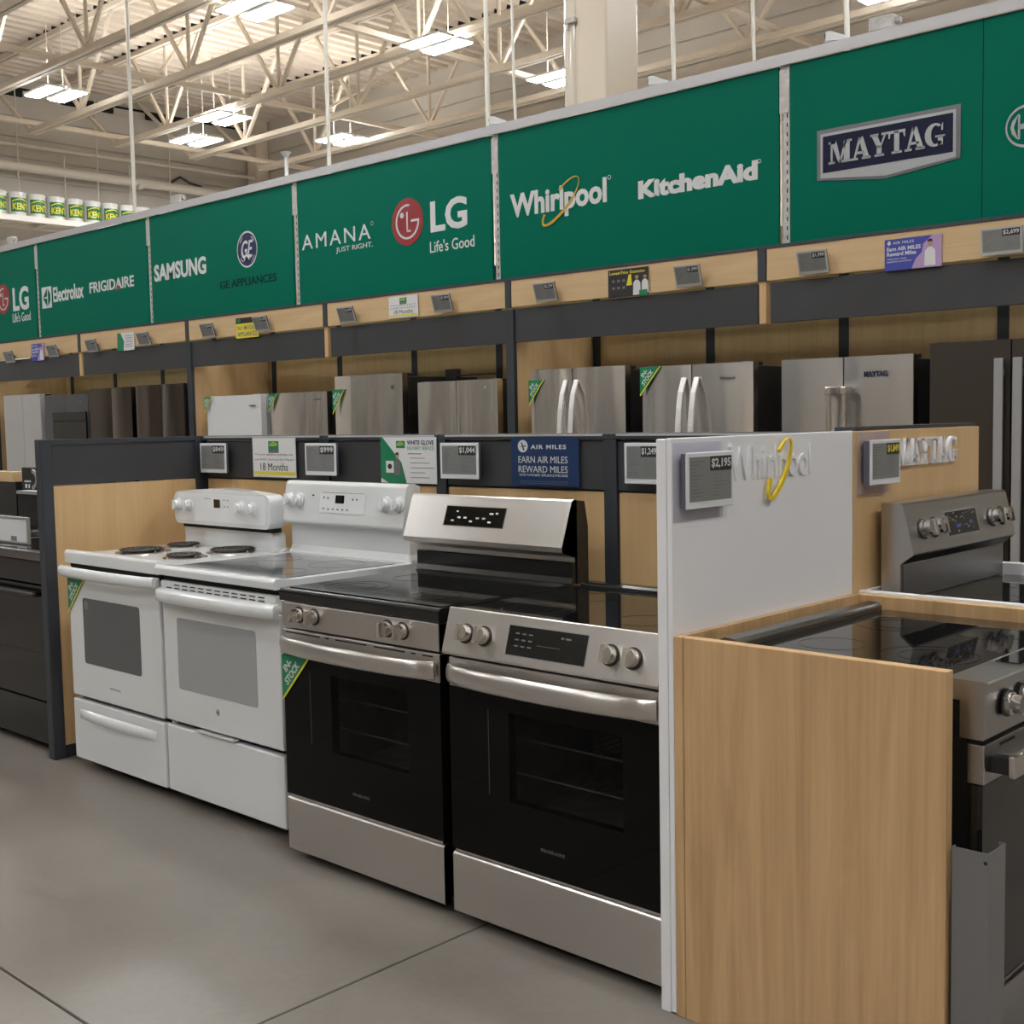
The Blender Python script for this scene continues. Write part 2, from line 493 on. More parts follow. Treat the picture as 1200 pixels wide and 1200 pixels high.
web_r = MB().bar((0, 0, 0), (1.17, 0, H), .055).mesh('web_member', PAINT)
web_v = MB().cyl((0, 0, 0), (0, 0, H), .032, n=6).mesh('web_member', PAINT)
web_m = MB().bar((-1.17, 0, H), (-.55, 0, H), .05).mesh('web_member', PAINT)
names = ['nearest the camera and cutting the top left corner', 'second from the top left corner', 'third from the top left corner',
         'fourth from the top left corner, right above the lit lamps', 'fifth from the top left corner', 'farthest back, next to the rear wall']
for k, y in enumerate((5.27, 7.0, 8.73, 10.46, 12.19, 13.92)):
    t = thing('roof_joist', 'cream open-web steel roof joist, ' + names[k], 'joist', (0, y, 0), 0, 'open-web roof joists')
    obj('flute_shade', flute, None, t, kind='stuff')
    obj('bottom_chord', chord_b, None, t); obj('top_chord', chord_t, None, t)
    x = -16.6
    while x < 7.5:
        for me in (web_l, web_v, web_r):
            obj('web_member', me, None, t, loc=(x, 0, ZB))
        x += 3.5
    obj('web_member', MB().bar((-18.5, 0, ZB), (-20.6, 0, ZT), .06), PAINT, t)
bl = {-18.2: 'across the far ends of the joists', -14.0: 'crossing under the joists left of the middle', -9.8: 'lit from beside, meeting the painted column',
      -5.6: 'crossing under the joists right of the column', -1.4: 'crossing under the joists at the top right corner'}
for x, s in bl.items():
    b = obj('bridging_bar', box(x - .045, x + .045, 5.2, 15.5, ZB + .05, ZB + .13), PAINT)
    tag(b, 'thin cream steel bridging bar ' + s, 'bridging bar', 'bridging bars under the roof')
for i, (xa, ya, xb, yb) in enumerate(((-9.8, 7.0, -11.6, 8.73), (-5.6, 10.46, -7.4, 12.19), (-14, 8.73, -15.8, 10.46), (-14, 12.19, -12.2, 13.92), (-1.4, 12.19, -3.2, 13.92))):
    b = obj('cross_brace', MB().bar((xa - .12, ya + .1, ZB + .22), (xb, yb - .1, ZT - .05), .045), PAINT)
    tag(b, 'slanting cream cross brace between two roof joists, ' + ['left of the column, nearest', 'right of the column', 'above the far left lamps', 'far back left of the middle', 'at the top right corner'][i], 'brace', 'cross braces of the roof')

# ------------------------------------------------------------------ ceiling lamps
def lamp(x, y, label, z=6.86):
    t = thing('ceiling_lamp', label, 'ceiling lamp', (x, y, z), 0, 'twin panel ceiling lamps')
    obj('housing', MB().box(-.26, .26, -.07, .07, .05, .10).box(-.42, .42, -.34, -.05, .012, .05).box(-.42, .42, .05, .34, .012, .05), HOUS, t)
    for s in (-1, 1):
        obj('lens', box(-.40, .40, s * .215 - .115, s * .215 + .115, 0, .012), LENS, t)
        obj('added_uplight', box(-.38, .38, s * .195 - .10, s * .195 + .10, .05, .056), UPL, t)  # glowing top strip, added to throw light on deck and joists
        obj('hanger', MB().cyl((s * .25, 0, .1), (s * .25, 0, 1.2), .008, n=6), PAINT, t)


lamp(-15.2, 7.55, 'lit twin panel ceiling lamp at the far left, above the buckets')
lamp(-16.6, 11.07, 'lit twin panel ceiling lamp hanging lowest, left of the middle')
lamp(-14.8, 10.46, 'lit twin panel ceiling lamp just above the lowest hanging one')
lamp(-14.7, 13.1, 'lit twin panel ceiling lamp beside the middle pipe drop')
lamp(-9.0, 10.24, 'lit twin panel ceiling lamp highest in the middle of the picture')
lamp(-9.0, 12.94, 'lit twin panel ceiling lamp just left of the painted column')
lamp(-9.5, 7.45, 'lit twin panel ceiling lamp cut by the top edge of the picture')
rows = [(-15, 2.2), (-15, -3.2), (-9.2, 4.9), (-9.2, -.5), (-9.2, -5.9), (-3.4, 7.6), (-3.4, 2.2), (-3.4, -3.2), (-3.4, -8.4), (-3.4, 12.9),
        (2.4, 10.3), (2.4, 4.9), (2.4, -.5), (2.4, -5.9), (8, 7.6), (8, 2.2), (8, -3.2), (8, -8.4)]
for k, (x, y) in enumerate(rows):  # rest of the lamp grid, unseen, put in to light the room
    lamp(x, y, 'lit twin panel ceiling lamp of the rows above the aisle, outside the picture')

# ------------------------------------------------------------------ column, poles, pipes
t = thing('steel_column', 'wide cream painted building column rising behind the green signs', 'column', (-3.1, 5.45, 0))
c0 = at(672, 60, 'y', 5.6); c1 = at(724, 60, 'y', 5.6); c2 = at(750, 60, 'y', 5.6)
cx0, cx1 = c0.x + 3.1, c1.x + 3.1
obj('shaft', MB().prism([(cx0, .15), (cx0 + .05, .06), (cx0 + .18, .0), (cx1, .0), (cx1, .42), (cx0, .42)], 'z', 0, ZD), COLP, t, bevel=.02)
obj('corner_wrap', MB().cyl((cx0 + .075, .075, 2), (cx0 + .075, .075, ZD), .085, n=20), COLG, t, label='glossy wrapped corner')
zc = at(690, 20, 'y', 5.45).z
obj('clamp', MB().box(cx0 + .06, cx0 + .17, -.035, -.003, zc - .02, zc + .02).cyl((cx0 + .09, -.025, zc - .02), (cx0 + .09, -.025, zc - .07), .010, n=8), GALV, t)

for px, ztop, s, yy, r in ((152, 8.5, 'at the far left', 5.0, .021), (383, 8.5, 'left of the middle', 5.0, .019), (571, 7.4, 'beside the joint of two middle signs', 5.0, .019)):
    p = at(px, 100, 'y', yy)
    o = obj('pipe_drop', MB().cyl((0, 0, 0), (0, 0, ztop), r, n=10), PIPE, loc=(p.x, yy, 0))
    tag(o, 'straight white vertical pipe drop ' + s, 'pipe', 'vertical white pipe drops')
for px, s, yy, r in ((602, 'left of the painted column', 5.2, .012), (789, 'right of the painted column', 5.2, .017), (883, 'above the joint of the two right signs', 5.2, .013), (992, 'thickest, above the widest sign at the right', 5.2, .019)):
    p = at(px, 60, 'y', yy)
    pts = [(p.x + .012 * math.sin(z * 2.3), yy, z) for z in (2.6, 3.2, 3.8, 4.4, 5.0, 5.8, 6.6, 7.4, 8.5)]
    o = obj('hanging_conduit', MB().tube(pts, r, 8), PIPE)
    tag(o, 'cream hanging conduit ' + s, 'conduit', 'hanging conduits')
t = thing('wall_pipe', 'thick white pipe running level along the far end wall', 'pipe', (-20.6, 5, 6.75))
obj('pipe', MB().cyl((0, 0, 0), (0, 9.9, .03), .095, n=12), PIPE, t)
for y in (3.0, 3.85, 7.1, 9.6): obj('coupling', MB().cyl((0, y, 0), (0, y + .12, 0), .12, n=12), PIPE, t)
o = obj('thin_wall_pipe', MB().cyl((-20.6, 5, 7.16), (-20.6, 15.3, 7.26), .035, n=8), PIPE)
tag(o, 'thin pale pipe above the thick one on the far end wall', 'pipe')
for k, y in enumerate((9.4, 10.4, 11.15, 11.9, 12.9)):
    o = obj('sprinkler_drop', MB().cyl((-20.55, y, 5.9), (-20.55, y, 7.1 if k % 2 else 8.4), .014, n=6), PIPE)
    tag(o, 'thin vertical rod on the far wall above the buckets, ' + ['first', 'second', 'third', 'fourth', 'fifth'][k] + ' from the left', 'rod', 'rods on the far wall')
o = obj('wall_conduit', MB().tube([(-20.7, 13.0, 6.9), (-20.7, 13.25, 7.05), (-20.7, 13.5, 6.95), (-20.7, 13.8, 6.9), (-20.7, 13.9, 6.6)], .03, 8), CORD)
tag(o, 'short black looping hose on the far wall by the corner pilaster', 'hose')

# ------------------------------------------------------------------ high shelf with buckets
t = thing('high_storage_shelf', 'white steel storage shelf carrying a row of buckets at the far wall', 'shelf', (-20, 5, 0))
obj('front_beam', box(.38, .45, 0, 7.45, 5.50, 5.61), PIPE, t); obj('rear_beam', box(-.45, -.38, 0, 7.45, 5.50, 5.61), PIPE, t)
for k in range(9):
    obj('cross_bar', box(-.38, .38, .5 + k * .82, .56 + k * .82, 5.52, 5.57), PIPE, t)
obj('wire_deck', MB().box(-.38, .38, 0, 7.45, 5.585, 5.605), PAINT, t)
for y in (.0, 7.35):
    obj('upright', MB().box(.38, .45, y, y + .08, 0, 5.5).box(-.45, -.38, y, y + .08, 0, 5.5), PIPE, t)


def arc_text(s, r, a0, a1, z0, z1, m, parent, name, bold=.02):
    vs, fs = text_mesh(s, bold)
    out = []
    for a, b, d in vs:
        an = a0 + (a1 - a0) * a; R = r + .002 + d * .002
        out.append((R * math.sin(an), -R * math.cos(an), z0 + (z1 - z0) * b))
    return obj(name, MB().add(out, fs), m, parent)


def make_bucket(label):
    t = thing('bucket', label, 'bucket', (0, 0, 0), PI / 2, 'printed buckets on the high shelf')
    R = .172
    b = MB().cyl((0, 0, 0), (0, 0, .40), R * .93, R, n=24).cyl((0, 0, .40), (0, 0, .415), R * 1.05, n=24)
    obj('body', b, BKTW, t)
    obj('lid', MB().cyl((0, 0, .415), (0, 0, .455), R * 1.06, n=24).cyl((0, 0, .455), (0, 0, .47), R * .95, n=24), BKTW, t)
    n = 16; a0, a1 = -1.1, 1.1; vs = []
    for i in range(n + 1):
        a = a0 + (a1 - a0) * i / n
        for z in (.085, .355): vs.append(((R + .003) * math.sin(a), -(R + .003) * math.cos(a), z))
    lb = obj('printed_label', MB().add(vs, [(2 * i, 2 * i + 2, 2 * i + 3, 2 * i + 1) for i in range(n)], True), BKTG, t)
    arc_text('KENT', R + .004, -.9, .9, .12, .25, BKTY, lb, 'lettering', .03)
    vs = []
    for i in range(n + 1):
        a = -.95 + 1.9 * i / n; zz = .27 + .05 * (1 - abs(2 * i / n - 1) ** 1.5)
        for z in (zz, zz + .022): vs.append(((R + .006) * math.sin(a), -(R + .006) * math.cos(a), z))
    obj('roof_mark', MB().add(vs, [(2 * i, 2 * i + 2, 2 * i + 3, 2 * i + 1) for i in range(n)]), BKTY, lb)
    return t


def copy_tree(o, parent=None):
    c = o.copy(); COL.objects.link(c)
    if parent: c.parent = parent
    for ch in [q for q in bpy.data.objects if q.parent == o]: copy_tree(ch, c)
    return c


ordn = ['first', 'second', 'third', 'fourth', 'fifth', 'sixth', 'seventh', 'eighth', 'ninth', 'tenth', 'eleventh', 'twelfth']
bk0 = make_bucket('')
for k, y in enumerate((8.58, 8.98, 9.37, 9.78, 10.18, 10.57, 10.96, 11.35, 11.72, 12.12)):
    b = bk0 if k == 0 else copy_tree(bk0)
    b.location = (-19.8, y, 5.607)
    b['label'] = 'white lidded bucket with green label, %s from the left on the high shelf' % ordn[k]

# ================================================================== REFRIGERATOR WALL
YF = 3.60                      # front plane of the canopy
YB = 4.45                      # wooden back wall
ZF1 = at(600, 330, 'y', YF).z; ZF0 = at(600, 361.5, 'y', YF).z; ZH0 = at(600, 403, 'y', YF).z; ZH1 = ZF0 - .012
jx = [at(p, v, 'y', YF).x for p, v in ((2, 430), (93, 410), (213, 395), (377, 372), (590, 340), (893, 300))]
S = (jx[5] - jx[1]) / 4
JX = [jx[5] + S * (k - 5) for k in range(8)]          # eight joints, seven bays
bayname = ['leftmost', 'second from the left', 'third from the left', 'third from the right', 'second from the right', 'rightmost', 'beyond the right edge of the picture']
k0 = 1.57 - .965 * 11
for i in range(6):
    a, b = JX[i], JX[i + 1]
    t = thing('refrigerator_bay', 'maple and charcoal canopy bay over the refrigerators, ' + bayname[i], 'display bay', ((a + b) / 2, YF, 0), 0, 'canopy bays over the refrigerators')
    x0, x1 = a - (a + b) / 2, b - (a + b) / 2
    obj('fascia_panel', box(x0 + .028, x1 - .030, 0, .02, ZF0, ZF1), WOODH, t, bevel=.002, seg=1)
    obj('top_trim', box(x0 - .026, x1 - .030, -.004, .05, ZF1, ZF1 + .018), CHARE, t)
    obj('joint_strip', box(x0 - .025, x0 + .025, -.004, .02, ZF0, ZF1), CHARE, t)
    obj('header_panel', box(x0 + .045, x1 - .036, .012, .032, ZH0, ZH1), CHAR, t, bevel=.002, seg=1)
    if i % 2 == 1:      # wooden stub between two headers of one cabinet
        obj('divider_stub', box(x0 - .022, x0 + .022, .005, .10, ZH0, ZF0), WOODV, t)
    else:
        g = obj('gable_panel', box(x0 - .02, x0 + .025, .03, .83, 0, ZH1), WOODV, t)
        obj('front_edge', box(x0 - .028, x0 + .042, 0, .03, 0, ZH1), CHARE, t)
bw = thing('display_back_wall', 'maple panelled back wall with charcoal strips behind the refrigerators', 'back wall', (-4.5, YB, 0))
xk = [1.57 - .967 * k for k in range(-1, 13)]
for a, b in zip(xk[1:], xk):
    obj('wood_panel', box(b - .967 + 4.5 + .03, b + 4.5 - .03, .006, .026, 0, 2.62), WOODV, bw)
for x in xk:
    obj('upright_strip', box(x + 4.5 - .032, x + 4.5 + .032, 0, .03, 0, 2.62), CHARE, bw)

# ------------------------------------------------------------------ green brand signs
YS = 3.80
def sx(px, py): return at(px, py, 'y', YS).x
PX = [(44, 350), (170, 320), (339.5, 290), (576.5, 245), (919, 185)]
px = [at(p, v, 'y', YS).x for p, v in PX]
SP = (px[4] - px[0]) / 4
PX_ = [px[0] + SP * (k - 1) for k in range(7)]
ZS1 = at(600, 150, 'y', YS).z; ZS0 = ZF1 + .02
ZS1 = (at(575, 158, 'y', YS).z + at(338, 216, 'y', YS).z + at(918, 82, 'y', YS).z) / 3
signs = []
sl = ['green sign at the left edge with red face logo and LG lettering', 'green sign lettered Electrolux and FRIGIDAIRE', 'green sign lettered SAMSUNG beside a round navy emblem',
      'green sign lettered AMANA and LG with red face logo', 'green sign lettered Whirlpool and KitchenAid', 'green sign with the silver framed MAYTAG plate']
for i in range(6):
    a, b = PX_[i], PX_[i + 1]
    t = thing('brand_sign', sl[i], 'sign', ((a + b) / 2, YS, ZS0), 0, 'green brand signs over the refrigerators')
    hw = (b - a) / 2
    obj('sign_panel', box(-hw + .036, hw - .036, 0, .02, 0, ZS1 - ZS0), GREEN, t, bevel=.002, seg=1)
    signs.append((t, (a + b) / 2))
    if i == 5: obj('panel_seam', box(at(1152, 100, 'y', YS).x - (a + b) / 2 - .002, at(1152, 100, 'y', YS).x - (a + b) / 2 + .002, -.001, 0, 0, ZS1 - ZS0), PRDG, t)
slot = MB().box(-.0035, .0035, -.0012, .001, -.012, .012).mesh('slot', DARKG)
pn = ['at the left edge of the picture', 'between the LG and Electrolux signs', 'between the Electrolux and SAMSUNG signs', 'between the SAMSUNG and AMANA signs', 'between the AMANA and Whirlpool signs', 'between the KitchenAid and MAYTAG signs', 'at the right end of the signs']
for i, x in enumerate(PX_):
    t = thing('sign_post', 'galvanised slotted steel post ' + pn[i], 'post', (x, YS, ZS0), 0, 'slotted posts between the green signs')
    hgt = ZS1 - ZS0
    obj('post', box(-.008, .033, .004, .055, 0, hgt + .02), GALV, t)
    obj('rear_post', box(-.033, -.010, .03, .055, 0, hgt + .02), PAINT, t)
    obj('splice_plate', box(-.031, .031, .0005, .004, hgt - .26, hgt - .02), GALV, t, bevel=.002, seg=1)
    for k in range(14):
        obj('slot', slot, None, t, loc=(.018, .004, .06 + k * .052))
t = thing('sign_top_rail', 'pale steel rail capping the whole row of green signs', 'rail', ((PX_[0] + PX_[6]) / 2, YS, ZS1))
L = (PX_[6] - PX_[0]) / 2
obj('rail', box(-L, L, -.012, .05, 0.022, .062), RAIL, t, bevel=.004, seg=1)
obj('lip', box(-L, L, -.018, -.012, .0, .062), RAIL, t)


def S_(t):  # converts photo pixels on the sign plane to the sign's own x, z
    root, cx = t
    return lambda u, v: (at(u, v, 'y', YS).x - cx, at(u, v, 'y', YS).z - ZS0)


def lg(t, cc, rx, rz, L0, L1, zt, zb, tag0, tag1, tz1, tz0):
    root = t[0]
    d = disc(cc[0], cc[1], rx, rz, 0, .003, RED, root, 'red_disc')
    y = -.003
    mb = MB(); n = 26; o = []
    for i in range(n + 1):
        a = math.radians(78 + 282 * i / n); r = .74
        o.append((cc[0] + rx * r * math.cos(a), cc[1] + rz * r * math.sin(a), cc[0] + rx * (r - .09) * math.cos(a), cc[1] + rz * (r - .09) * math.sin(a)))
    for p, q in zip(o, o[1:]): mb.prism([(p[0], p[1]), (q[0], q[1]), (q[2], q[3]), (p[2], p[3])], 'y', y, y - .002)
    def bx(a, b, c, e): mb.prism([(cc[0] + rx * a, cc[1] + rz * c), (cc[0] + rx * b, cc[1] + rz * c), (cc[0] + rx * b, cc[1] + rz * e), (cc[0] + rx * a, cc[1] + rz * e)], 'y', y, y - .002)
    bx(.24, .74, -.03, .06); bx(-.05, .03, -.44, .42); bx(-.05, .2, -.44, -.36)
    mb.prism([(cc[0] + rx * (-.33 + .12 * math.cos(k * PI / 6)), cc[1] + rz * (.30 + .12 * math.sin(k * PI / 6))) for k in range(12)], 'y', y, y - .002)
    obj('face_mark', mb, PRW, d)
    text('LG', L0, L1, zb, zt, 0, PRW, root, bold=.03)
    text("Life's Good", tag0, tag1, tz0, tz1, 0, PRW, root, name='tagline', bold=.005)


# sign 0: LG at the left edge
t = signs[0]; f = S_(t)
c = f(4, 352); r = abs(f(12.5, 352)[0] - c[0])
lg(t, c, .165, .165, f(15, 350)[0], f(33.5, 348)[0], f(25, 337)[1], f(25, 365)[1], f(15, 372)[0], f(36, 372)[0], f(25, 367)[1], f(25, 378)[1])
# sign 1
t = signs[1]; f = S_(t); root = t[0]
e0 = f(49.5, 352); e1 = f(60.5, 348); zc_ = (e0[1] + e1[1]) / 2; hh = (f(55, 336)[1] - f(55, 361)[1]) / 2
lo = obj('square_emblem', box(e0[0], e1[0], -.003, 0, zc_ - hh, zc_ + hh), PRW, root)
xm = (e0[0] + e1[0]) / 2; hw = (e1[0] - e0[0]) / 2
mb = MB().prism([(xm - hw * .75, zc_), (xm + hw * .1, zc_ + hh * .8), (xm + hw * .1, zc_ + .1 * hh)], 'y', -.003, -.005)
mb.prism([(xm - hw * .75, zc_ - .05 * hh), (xm + hw * .1, zc_ - hh * .85), (xm + hw * .1, zc_ - .1 * hh)], 'y', -.003, -.005)
mb.prism([(xm + hw * .3, zc_ + hh * .8), (xm + hw * .8, zc_ + hh * .3), (xm + hw * .8, zc_ - hh * .3), (xm + hw * .3, zc_ - hh * .8)], 'y', -.003, -.005)
obj('emblem_mark', mb, GREEN, lo)
text('Electrolux', f(62.5, 350)[0], f(98, 343)[0], f(80, 353)[1], f(80, 335)[1], 0, PRW, root, bold=.025)
text('FRIGIDAIRE', f(105, 338)[0], f(157, 332)[0], f(131, 341)[1], f(131, 328)[1], 0, PRW, root, bold=.02)
q = f(138, 337)
obj('red_triangle', MB().prism([(q[0] - .035, q[1] - .03), (q[0] + .035, q[1] - .03), (q[0], q[1] + .03)], 'y', -.002, -.004), RED, root)
# sign 2
t = signs[2]; f = S_(t); root = t[0]
text('SAMSUNG', f(181, 325)[0], f(241.5, 312)[0], f(211, 327)[1], f(211, 306.5)[1], 0, PRW, root, bold=.035)
c = f(290, 293.5); R = (f(290, 272)[1] - f(290, 315)[1]) / 2
d = disc(c[0], c[1], R * .96, R, 0, .003, NAVY, root, 'round_emblem')
ring_shape(c[0], c[1], R * .96, R, 0, R * .09, R * .09, -.003, .002, PRW, d)
mb = MB()
for k in range(4):
    a = math.radians(45 + 90 * k)
    mb.prism([(c[0] + R * .78 * math.cos(a + da) * (1 if da else 1), c[1] + R * rr * math.sin(a + da)) for da, rr in ((-.30, .84), (.05, .84), (.3, .76), (0, .72))], 'y', -.003, -.005)
obj('swirl_marks', mb, PRW, d)
text('GE', c[0] - R * .56, c[0] + R * .56, c[1] - R * .46, c[1] + R * .50, -.003, PRW, d, shear=.3, bold=.012)
mb = MB().tube([(c[0] - R * .45, -.005, c[1] - R * .1), (c[0] - R * .25, -.005, c[1] - R * .62), (c[0] - R * .02, -.005, c[1] - R * .3), (c[0] + R * .2, -.005, c[1] - R * .6), (c[0] + R * .52, -.005, c[1] - R * .35)], R * .035, 6)
obj('flourish', mb, PRW, d)
text('GE APPLIANCES', f(258, 336)[0], f(324, 325)[0], f(291, 335.5)[1], f(291, 326)[1], 0, PRDG, root, bold=.01)
# sign 3
t = signs[3]; f = S_(t); root = t[0]
text('AMANA', f(354, 284)[0], f(434, 270)[0], f(395, 287.5)[1], f(395, 270)[1], 0, PRW, root, bold=.0, space=1.25)
text('JUST RIGHT.', f(394, 294)[0], f(437, 289)[0], f(415, 295.5)[1], f(415, 288)[1], 0, PRW, root, name='tagline')
q = f(436, 263); ring_shape(q[0], q[1], .016, .016, 0, .004, .004, 0, .002, PRW, root, 'registered_mark', 12)
c = f(477.7, 261.2); rx = (f(496.5, 258)[0] - f(459.5, 264)[0]) / 2; rz = (f(478, 233)[1] - f(478, 289)[1]) / 2
lg(t, c, rx, rz, f(504.5, 255)[0], f(547.5, 250)[0], f(525, 233.5)[1], f(525, 271)[1], f(504, 290)[0], f(556, 283)[0], f(530, 280)[1], f(530, 294)[1])
# sign 4
t = signs[4]; f = S_(t); root = t[0]
text('Whirlpool', f(598, 240)[0], f(711, 225)[0], f(655, 256)[1], f(655, 219)[1], 0, PRW, root, bold=.035)
q = f(714, 209); ring_shape(q[0], q[1], .014, .014, 0, .004, .004, 0, .002, PRW, root, 'registered_mark', 12)
a = f(677.5, 209.5); b = f(637, 265)
cx, cz = (f(657, 237.5)); L = math.hypot(a[0] - b[0], a[1] - b[1]) / 2; an = math.atan2(a[1] - b[1], a[0] - b[0])
ring_shape(cx, cz, L * 1.03, L * .36, an, .008, .026, -.003, .002, ORANGE, root, 'ochre_ring', t0=-222, t1=78)
text('KitchenAid', f(748, 220)[0], f(888, 200)[0], f(818, 223.5)[1], f(818, 201)[1], 0, PRW, root, bold=.055)
q = f(890, 190); ring_shape(q[0], q[1], .012, .012, 0, .004, .004, 0, .002, PRW, root, 'registered_mark', 12)
# sign 5
t = signs[5]; f = S_(t); root = t[0]
xl, xr = f(958, 182)[0], f(1126, 157)[0]; zt = (f(958, 152.5)[1] + f(1125, 126)[1]) / 2; zb = (f(958, 211)[1] + f(1125, 189)[1]) / 2; xm = (xl + xr) / 2
m1 = .022
pl = obj('plate_rim', MB().prism([(xl, zt), (xl, zb), (xm, zb - .045), (xr, zb), (xr, zt)], 'y', 0, -.004), SILVD, root, label='dark silver outer rim of the plate')
obj('inner_rim', MB().prism([(xl + m1, zt - m1), (xl + m1, zb + m1 * .4), (xm, zb - .03), (xr - m1, zb + m1 * .4), (xr - m1, zt - m1)], 'y', -.004, -.007), SILV, pl)
obj('plate_field', box(xl + .038, xr - .038, -.010, -.007, zb + .036, zt - .038), NAVYP2, pl)
slab_word('MAYTAG', xl + .075, xr - .075, zb + .075, zt - .075, -.010, SILV, pl, th=.003)
c = f(1203, 148.5); R = abs(c[0] - f(1178.5, 150)[0])
ring_shape(c[0], c[1], R, R, 0, R * .12, R * .12, 0, .003, SILV, root, 'round_emblem')
mb = MB().box(c[0] - R * .4, c[0] - R * .3, -.003, 0, c[1] - R * .58, c[1] + R * .58).box(c[0] + R * .3, c[0] + R * .4, -.003, 0, c[1] - R * .58, c[1] + R * .58).box(c[0] - R * .35, c[0] + R * .35, -.003, 0, c[1] - R * .12, c[1] + R * .12)
for s in (-1, 1):
    mb.prism([(c[0] + s * R * .38, c[1] + R * .62), (c[0] + s * R * .68, c[1] + R * .3), (c[0] + s * R * .76, c[1]), (c[0] + s * R * .68, c[1] - R * .3), (c[0] + s * R * .38, c[1] - R * .62), (c[0] + s * R * .6, c[1])], 'y', 0, -.003)
obj('anchor_mark', mb, SILV, root)

# small heads on the top rail
for px_, py_, s, g in ((767, 100, 'just right of the painted column', 0), (580, 146, 'above the middle post of the signs', 0), (975, 53, 'above the MAYTAG sign', 0)):
    p = at(px_, py_, 'y', YS + .02)
    t = thing('security_camera', 'small white wedge shaped camera ' + s, 'camera', (p.x, YS + .02, ZS1 + .063), .5, 'cameras on the sign rail')
    hz = .012
    obj('stem', MB().cyl((0, 0, 0), (0, 0, hz), .012, n=8), GALV, t)
    obj('head', MB().prism([(-.035, hz), (-.035, hz + .05), (-.01, hz + .052), (.085, hz + .015), (.085, hz)], 'y', -.02, .02), WHITEP, t, bevel=.004)
    obj('eye', MB().cyl((-.035, 0, hz + .028), (-.040, 0, hz + .028), .013, n=12), BLKP, t)
for px_, py_, s in ((1043, 37, 'above the MAYTAG sign at the right', ), (218, 238, 'above the SAMSUNG sign'), (23, 290, 'above the far left sign')):
    p = at(px_, py_, 'y', YS + .1)
    t = thing('junction_box', 'small grey electrical box on the sign rail ' + s, 'junction box', (p.x, YS + .02, ZS1 + .062), 0, 'boxes on the sign rail')
    obj('box', box(-.07, .07, -.03, .03, 0.0, .075), GALV, t, bevel=.008); obj('conduit_nipple', MB().cyl((.07, 0, .04), (.10, 0, .04), .015, n=10), GALV, t)
p = at(337, 200, 'y', YS + .03)
t = thing('post_cap_rod', 'short white rod with a flared top standing on the sign rail', 'rod', (p.x, YS + .02, ZS1 + .062))
obj('rod', MB().cyl((0, 0, 0), (0, 0, .16), .016, n=10), WHITEP, t); obj('flared_top', MB().cyl((0, 0, .16), (0, 0, .2), .018, .045, n=14), WHITEP, t)

# ------------------------------------------------------------------ refrigerators
YR = 3.55


def in_stock(label, loc, rotz, W, Hh, parent_y=0):
    """green corner flag: right angle at its upper left, yellow hem on the slope"""
    t = thing('in_stock_flag', label, 'tag', loc, rotz, 'green in-stock corner flags')
    g = obj('flag', MB().prism([(0, 0), (W, 0), (0, -Hh)], 'y', -.0015, 0), TAGGR, t)
    obj('yellow_hem', MB().prism([(W, 0), (W * .93, 0), (0, -Hh * .93), (0, -Hh)], 'y', -.0022, -.0015), YELLOW, t)
    an = math.atan2(Hh, W); L = math.hypot(W, Hh)
    for s, k, fr in (('IN-', .42, .22), ('STOCK', .73, .46)):
        # centre line offset from the corner towards the slope
        cx, cz = W / 2 * k, -Hh / 2 * k
        hgt = W * Hh / L * .24
        text(s, cx - L * fr / 2, cx + L * fr / 2, cz - hgt / 2, cz + hgt / 2, -.0015, PRW, t, th=.0006, bold=.03, rot=an, name='lettering')
    return t


